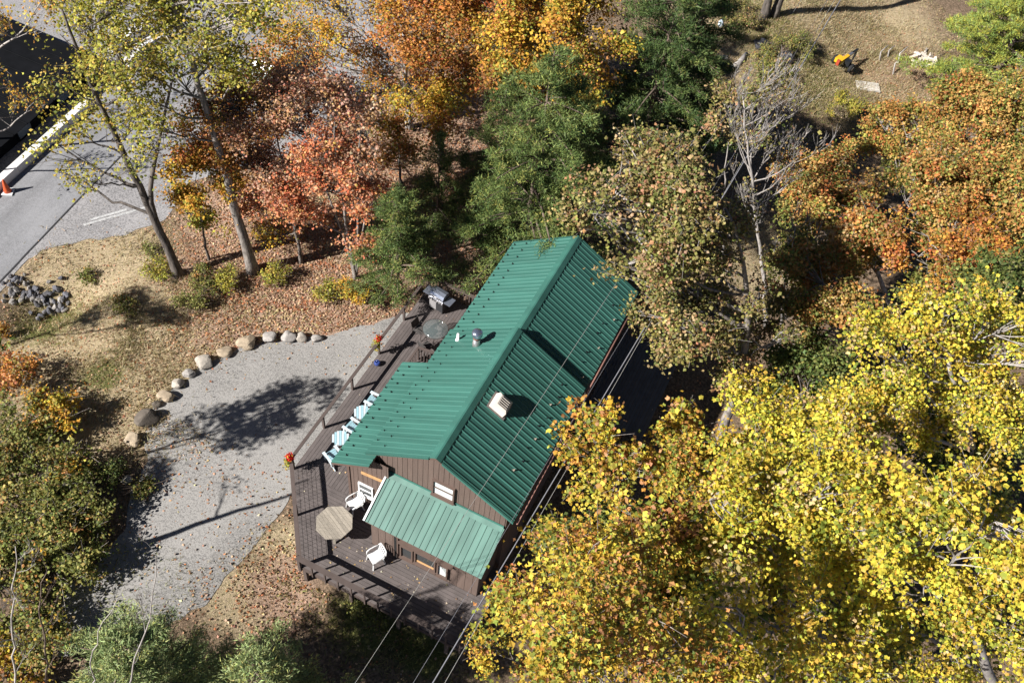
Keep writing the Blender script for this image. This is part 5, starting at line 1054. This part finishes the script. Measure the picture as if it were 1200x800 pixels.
BT('pale bare branched tree with few orange leaves before the black building', (-75, 185), [(-62, 140), (-40, 90), (-10, 60), (25, 40), (50, 0)], 16, 'amber', UP, r0=.10, L=2.6, per=3, leaf=.12, depth=4)
BT('pale bare tree reaching in low from the left edge at the barrier', (-60, 210), [(-45, 180), (-20, 160), (10, 150), (40, 120)], 10, 'amber', UP, r0=.07, L=1.7, per=2, leaf=.11, depth=4)
BT('grey bare tree with forking twigs behind the olive oak', (900, 385), [(896, 330), (890, 280), (882, 225), (876, 180), (870, 110)], 22, 'brown', RT, r0=.13, L=2.6, per=1, depth=4, up=.8, low=.5, rmin=.013)
BT('smaller grey bare tree with curling limbs right of the olive oak', (918, 420), [(915, 380), (918, 340), (925, 300), (932, 265)], 9, 'brown', RT, r0=.09, L=1.7, per=0, depth=4, up=.8, rmin=.013)
BT('pale bare thin tree at the left edge of the bottom corner', (22, 840), [(17, 790), (12, 740), (14, 690), (18, 640)], 9, 'olive', LT_, r0=.045, L=.9, per=0, up=.6)
BT('bare forked sapling standing in front of the soft bottom pine', (132, 880), [(140, 830), (160, 770), (176, 725), (184, 680), (183, 650)], 5, 'olive', LT_, r0=.04, L=.9, per=0, depth=3, up=.9)
BT('single bare sapling stem left of the forked one', (98, 880), [(104, 820), (112, 760), (120, 725), (138, 700)], 3, 'olive', LT_, r0=.035, L=.6, per=0, depth=2, up=.9)
BT('dark branching sapling among the lower left foliage', (56, 830), [(54, 780), (50, 740), (45, 700), (55, 670)], 8, 'gold', LT_, r0=.045, L=.9, per=1, bark='brown', up=.7)
# tall trees whose shadows fall across the drive (beyond the left edge of the frame)
def W(name, label, base, top, cl, pal, **kw):
    b = np.array([base[0], base[1], float(gz(*base))]); t = np.array(top, float)
    return tree(name, label, b, [b+(t-b)*.35+np.array([.1, -.1, 0]), b+(t-b)*.7, t], [(np.array(c[:3]), c[3], c[4]) for c in cl], pal, **kw)
W('oak', 'tall oak beyond the left edge, casting leafy shade on the drive', (-12.0, -9.6), (-10.4, -7.4, 7.6), [(-11.6, -10.1, 7.0, .7, .4), (-11.2, -8.6, 7.3, 1.1, .5), (-10.4, -6.7, 7.2, 1.0, .5), (-9.3, -5.3, 7.2, .9, .5), (-8.2, -4.4, 7.2, .7, .35), (-9.6, -7.4, 7.2, .9, .4), (-9.0, -6.2, 7.3, .7, .4)], 'olive', r0=.13, leaf=.13, dens=1.2, per=30, rc=.36, twig=.8, twr=1.6, group=LT_, gaps=.36, gapf=1.2)
W('oak', 'slender oak far off the left edge, shading the straw bank', (-19.6, -5.6), (-19.4, -5.4, 8.2), [(-19.0, -5.0, 7.6, 1.1, .6), (-17.2, -4.4, 7.4, 1.0, .5), (-20.4, -6.6, 7.4, 1.0, .5), (-15.8, -3.8, 7.0, .7, .4)], 'olive', r0=.14, leaf=.13, dens=.9, per=26, rc=.38, twig=.6, group=LT_)
W('snag', 'tall bare trunk beyond the left edge, casting the long shadow', (-7.0, -9.0), (-6.6, -9.1, 8.6), [(-7.9, -8.6, 6.0, .5, .4), (-6.4, -9.6, 8.0, .4, .4)], 'olive', r0=.19, leaf=.12, dens=.4, per=4, rc=.4, twig=.6, group=LT_)
for lb, px, py, h in (('dark twin trunk tree at the top edge, left stem', 893, 22, 14.0), ('dark twin trunk tree at the top edge, right leaning stem', 906, 20, 14.0)):
    b = gnd(px, py); tree('tree_trunk' if False else 'dark_tree', lb, b, [b+np.array([.1, .2, h*.5]), b+np.array([1.0 if px > 900 else -.3, 1.2, h])], [(b+np.array([0, 1, h-1]), 2.2, 1.4), (b+np.array([1.5, 1, h]), 2.0, 1.2)], 'olive', r0=.28, leaf=.16, dens=.5, per=24, bark='dark', group=UP)

# ------------------------------------------------------------------ shrubs
def shrub(label, px, py, r, h, pal, n=6, leaf=.08, per=30, twigs=.8):
    P = gnd(px, py); tree('shrub', label, P, [P+np.array([.03, 0, h*.4]), P+np.array([0, .05, h*.7])], [(P+np.array([rng.normal(0, r*.4), rng.normal(0, r*.4), h*rng.uniform(.4, .8)]), r*.6, h*.35) for _ in range(n)], pal, r0=.025, leaf=leaf, dens=.9, per=per, rc=.22, bark='brown', twig=twigs, group='shrubs on the banks', cat='shrub')
for a in [('yellow green shrub left of the tall leaning trunk', 186, 322, .6, .7, 'yellowgreen'), ('green feathery shrub below the leaning trunk', 229, 362, .6, .8, 'greens'), ('brown olive shrub between the two tall trunks', 245, 333, .8, .7, 'olive'), ('yellow green shrub at the foot of the straight trunk', 268, 335, .7, .7, 'yellowgreen'),
          ('yellow shrub right of the straight grey trunk', 322, 325, .6, .8, 'yellowgreen'), ('golden yellow shrub standing above the boulder row', 412, 352, .7, 1.2, 'amber'), ('olive shrub beside the golden one', 385, 348, .6, .8, 'yellowgreen'), ('small green shrub on the bank by the leaning trunk', 180, 297, .4, .4, 'greens'),
          ('dead brown twiggy bush on the shaded slope', 822, 88, 1.2, 1.5, 'brown'), ('green bush at the edge of the slope below the cables', 985, 142, 1.2, 1.3, 'yellowgreen'), ('dark green bush between the two cables', 930, 55, 1.3, 1.1, 'greens'), ('olive bush near the dark tarp under the cables', 905, 75, 1.4, 1.0, 'olive'),
          ('dark shrub in the dry grass on the bank', 100, 326, .5, .4, 'olive'), ('brown tuft shrub at the end of the ditch', 148, 364, .5, .5, 'olive'), ('green weeds at the foot of the front deck', 425, 705, .5, .45, 'greens'), ('bright weeds below the front deck edge', 440, 725, .6, .5, 'greens'), ('brown bush in the grass at the top', 870, 28, 1.4, 1.0, 'brown'),
          ('orange leaved sapling at the left edge of the grass', 5, 392, .4, .6, 'orange'), ('dark shrub under the olive tree by the drive', 128, 560, .6, .6, 'darkgreen'), ('olive sprig hanging over the gravel', 168, 575, .35, .4, 'olive')]:
    shrub(*a, n=6, per=16 if 'dead' in a[0] else 30)

# ------------------------------------------------------------------ ground cover
def scatter(name, label, n, spots, pal, kind):
    xs_, ys_ = [], []
    w = np.array([float(s[2])**2 for s in spots]); w /= w.sum()
    k = rng.choice(len(spots), n, p=w); C0 = np.array([gnd(s[0], s[1])[:2] for s in spots]); R0 = np.array([s[2] for s in spots])
    a = rng.random(n)*2*math.pi; q = np.sqrt(rng.random(n))*R0[k]*1.15; x = C0[k, 0]+q*np.cos(a); y = C0[k, 1]+q*np.sin(a)
    bad = inpoly(x, y, DRIVE) & (rng.random(n) > .05); bad |= inpoly(x, y, LOT) & (rng.random(n) > .04); bad |= (x > .1) & (x < 9.4) & (y > -3.3) & (y < 12); bad &= ~((x < 2.56) & (y < 0) & (y < -x*1.28))
    x, y = x[~bad], y[~bad]; m = len(x); P = np.stack([x, y, gzm(x, y)+.04], 1)
    mains = (vnoise(x*.9, y*.9, 21)*len(PAL[pal])*.999).astype(int)
    if kind == 'leaf':
        T_, B_, N__ = leaf_frames(m, unit(np.array([0, 0, 1.0])+rng.normal(size=(m, 3))*.45), 0); V, F = leaf_geo(P, T_, B_, N__, rng.uniform(.06, .13, m), KITE); P[:, 2] += .02
    else:
        T_ = unit(np.array([.15, .1, .6])+rng.normal(size=(m, 3))*.5); T_[:, 2] = np.abs(T_[:, 2]); B_ = unit(np.cross(T_, rng.normal(size=(m, 3)))); N__ = np.cross(T_, B_)
        V, F = leaf_geo(P, T_, B_, N__, rng.uniform(.08, .24, m)*(.6+.9*vnoise(x*.8, y*.8, 22)), SPIKE, .18)
    return tag(put(name, quads_mesh(name, V, F, LEAF, pick_cols(PAL[pal], m, mains, .35, .25))), label, None, kind='stuff')
scatter('leaf_litter', 'pinkish brown fallen leaves covering the ground under the trees', 60000, LITTER, 'litter', 'leaf')
scatter('dry_grass', 'dry straw coloured grass on the banks and the far slope', 80000, STRAW, 'straw', 'blade')
scatter('weeds', 'patchy green weeds and short grass', 16000, GREENS+[(450, 715, 2), (520, 770, 2), (380, 690, 1.5)], 'greens', 'blade')
scatter('fallen_leaves', 'scattered fallen leaves on grass and gravel', 14000, [(s[0], s[1], s[2]) for s in STRAW]+[(300, 450, 5), (250, 600, 4), (360, 720, 4), (420, 760, 4), (900, 500, 5)], 'litter', 'leaf')
scatter('dry_grass', 'longer dry grass on the far clearing', 40000, [s for s in STRAW if s[0] > 800]+[(950, 110, 4), (1000, 60, 4)], 'straw', 'blade')
for o in SC.objects:
    if o.get('_w'): del o['_w']
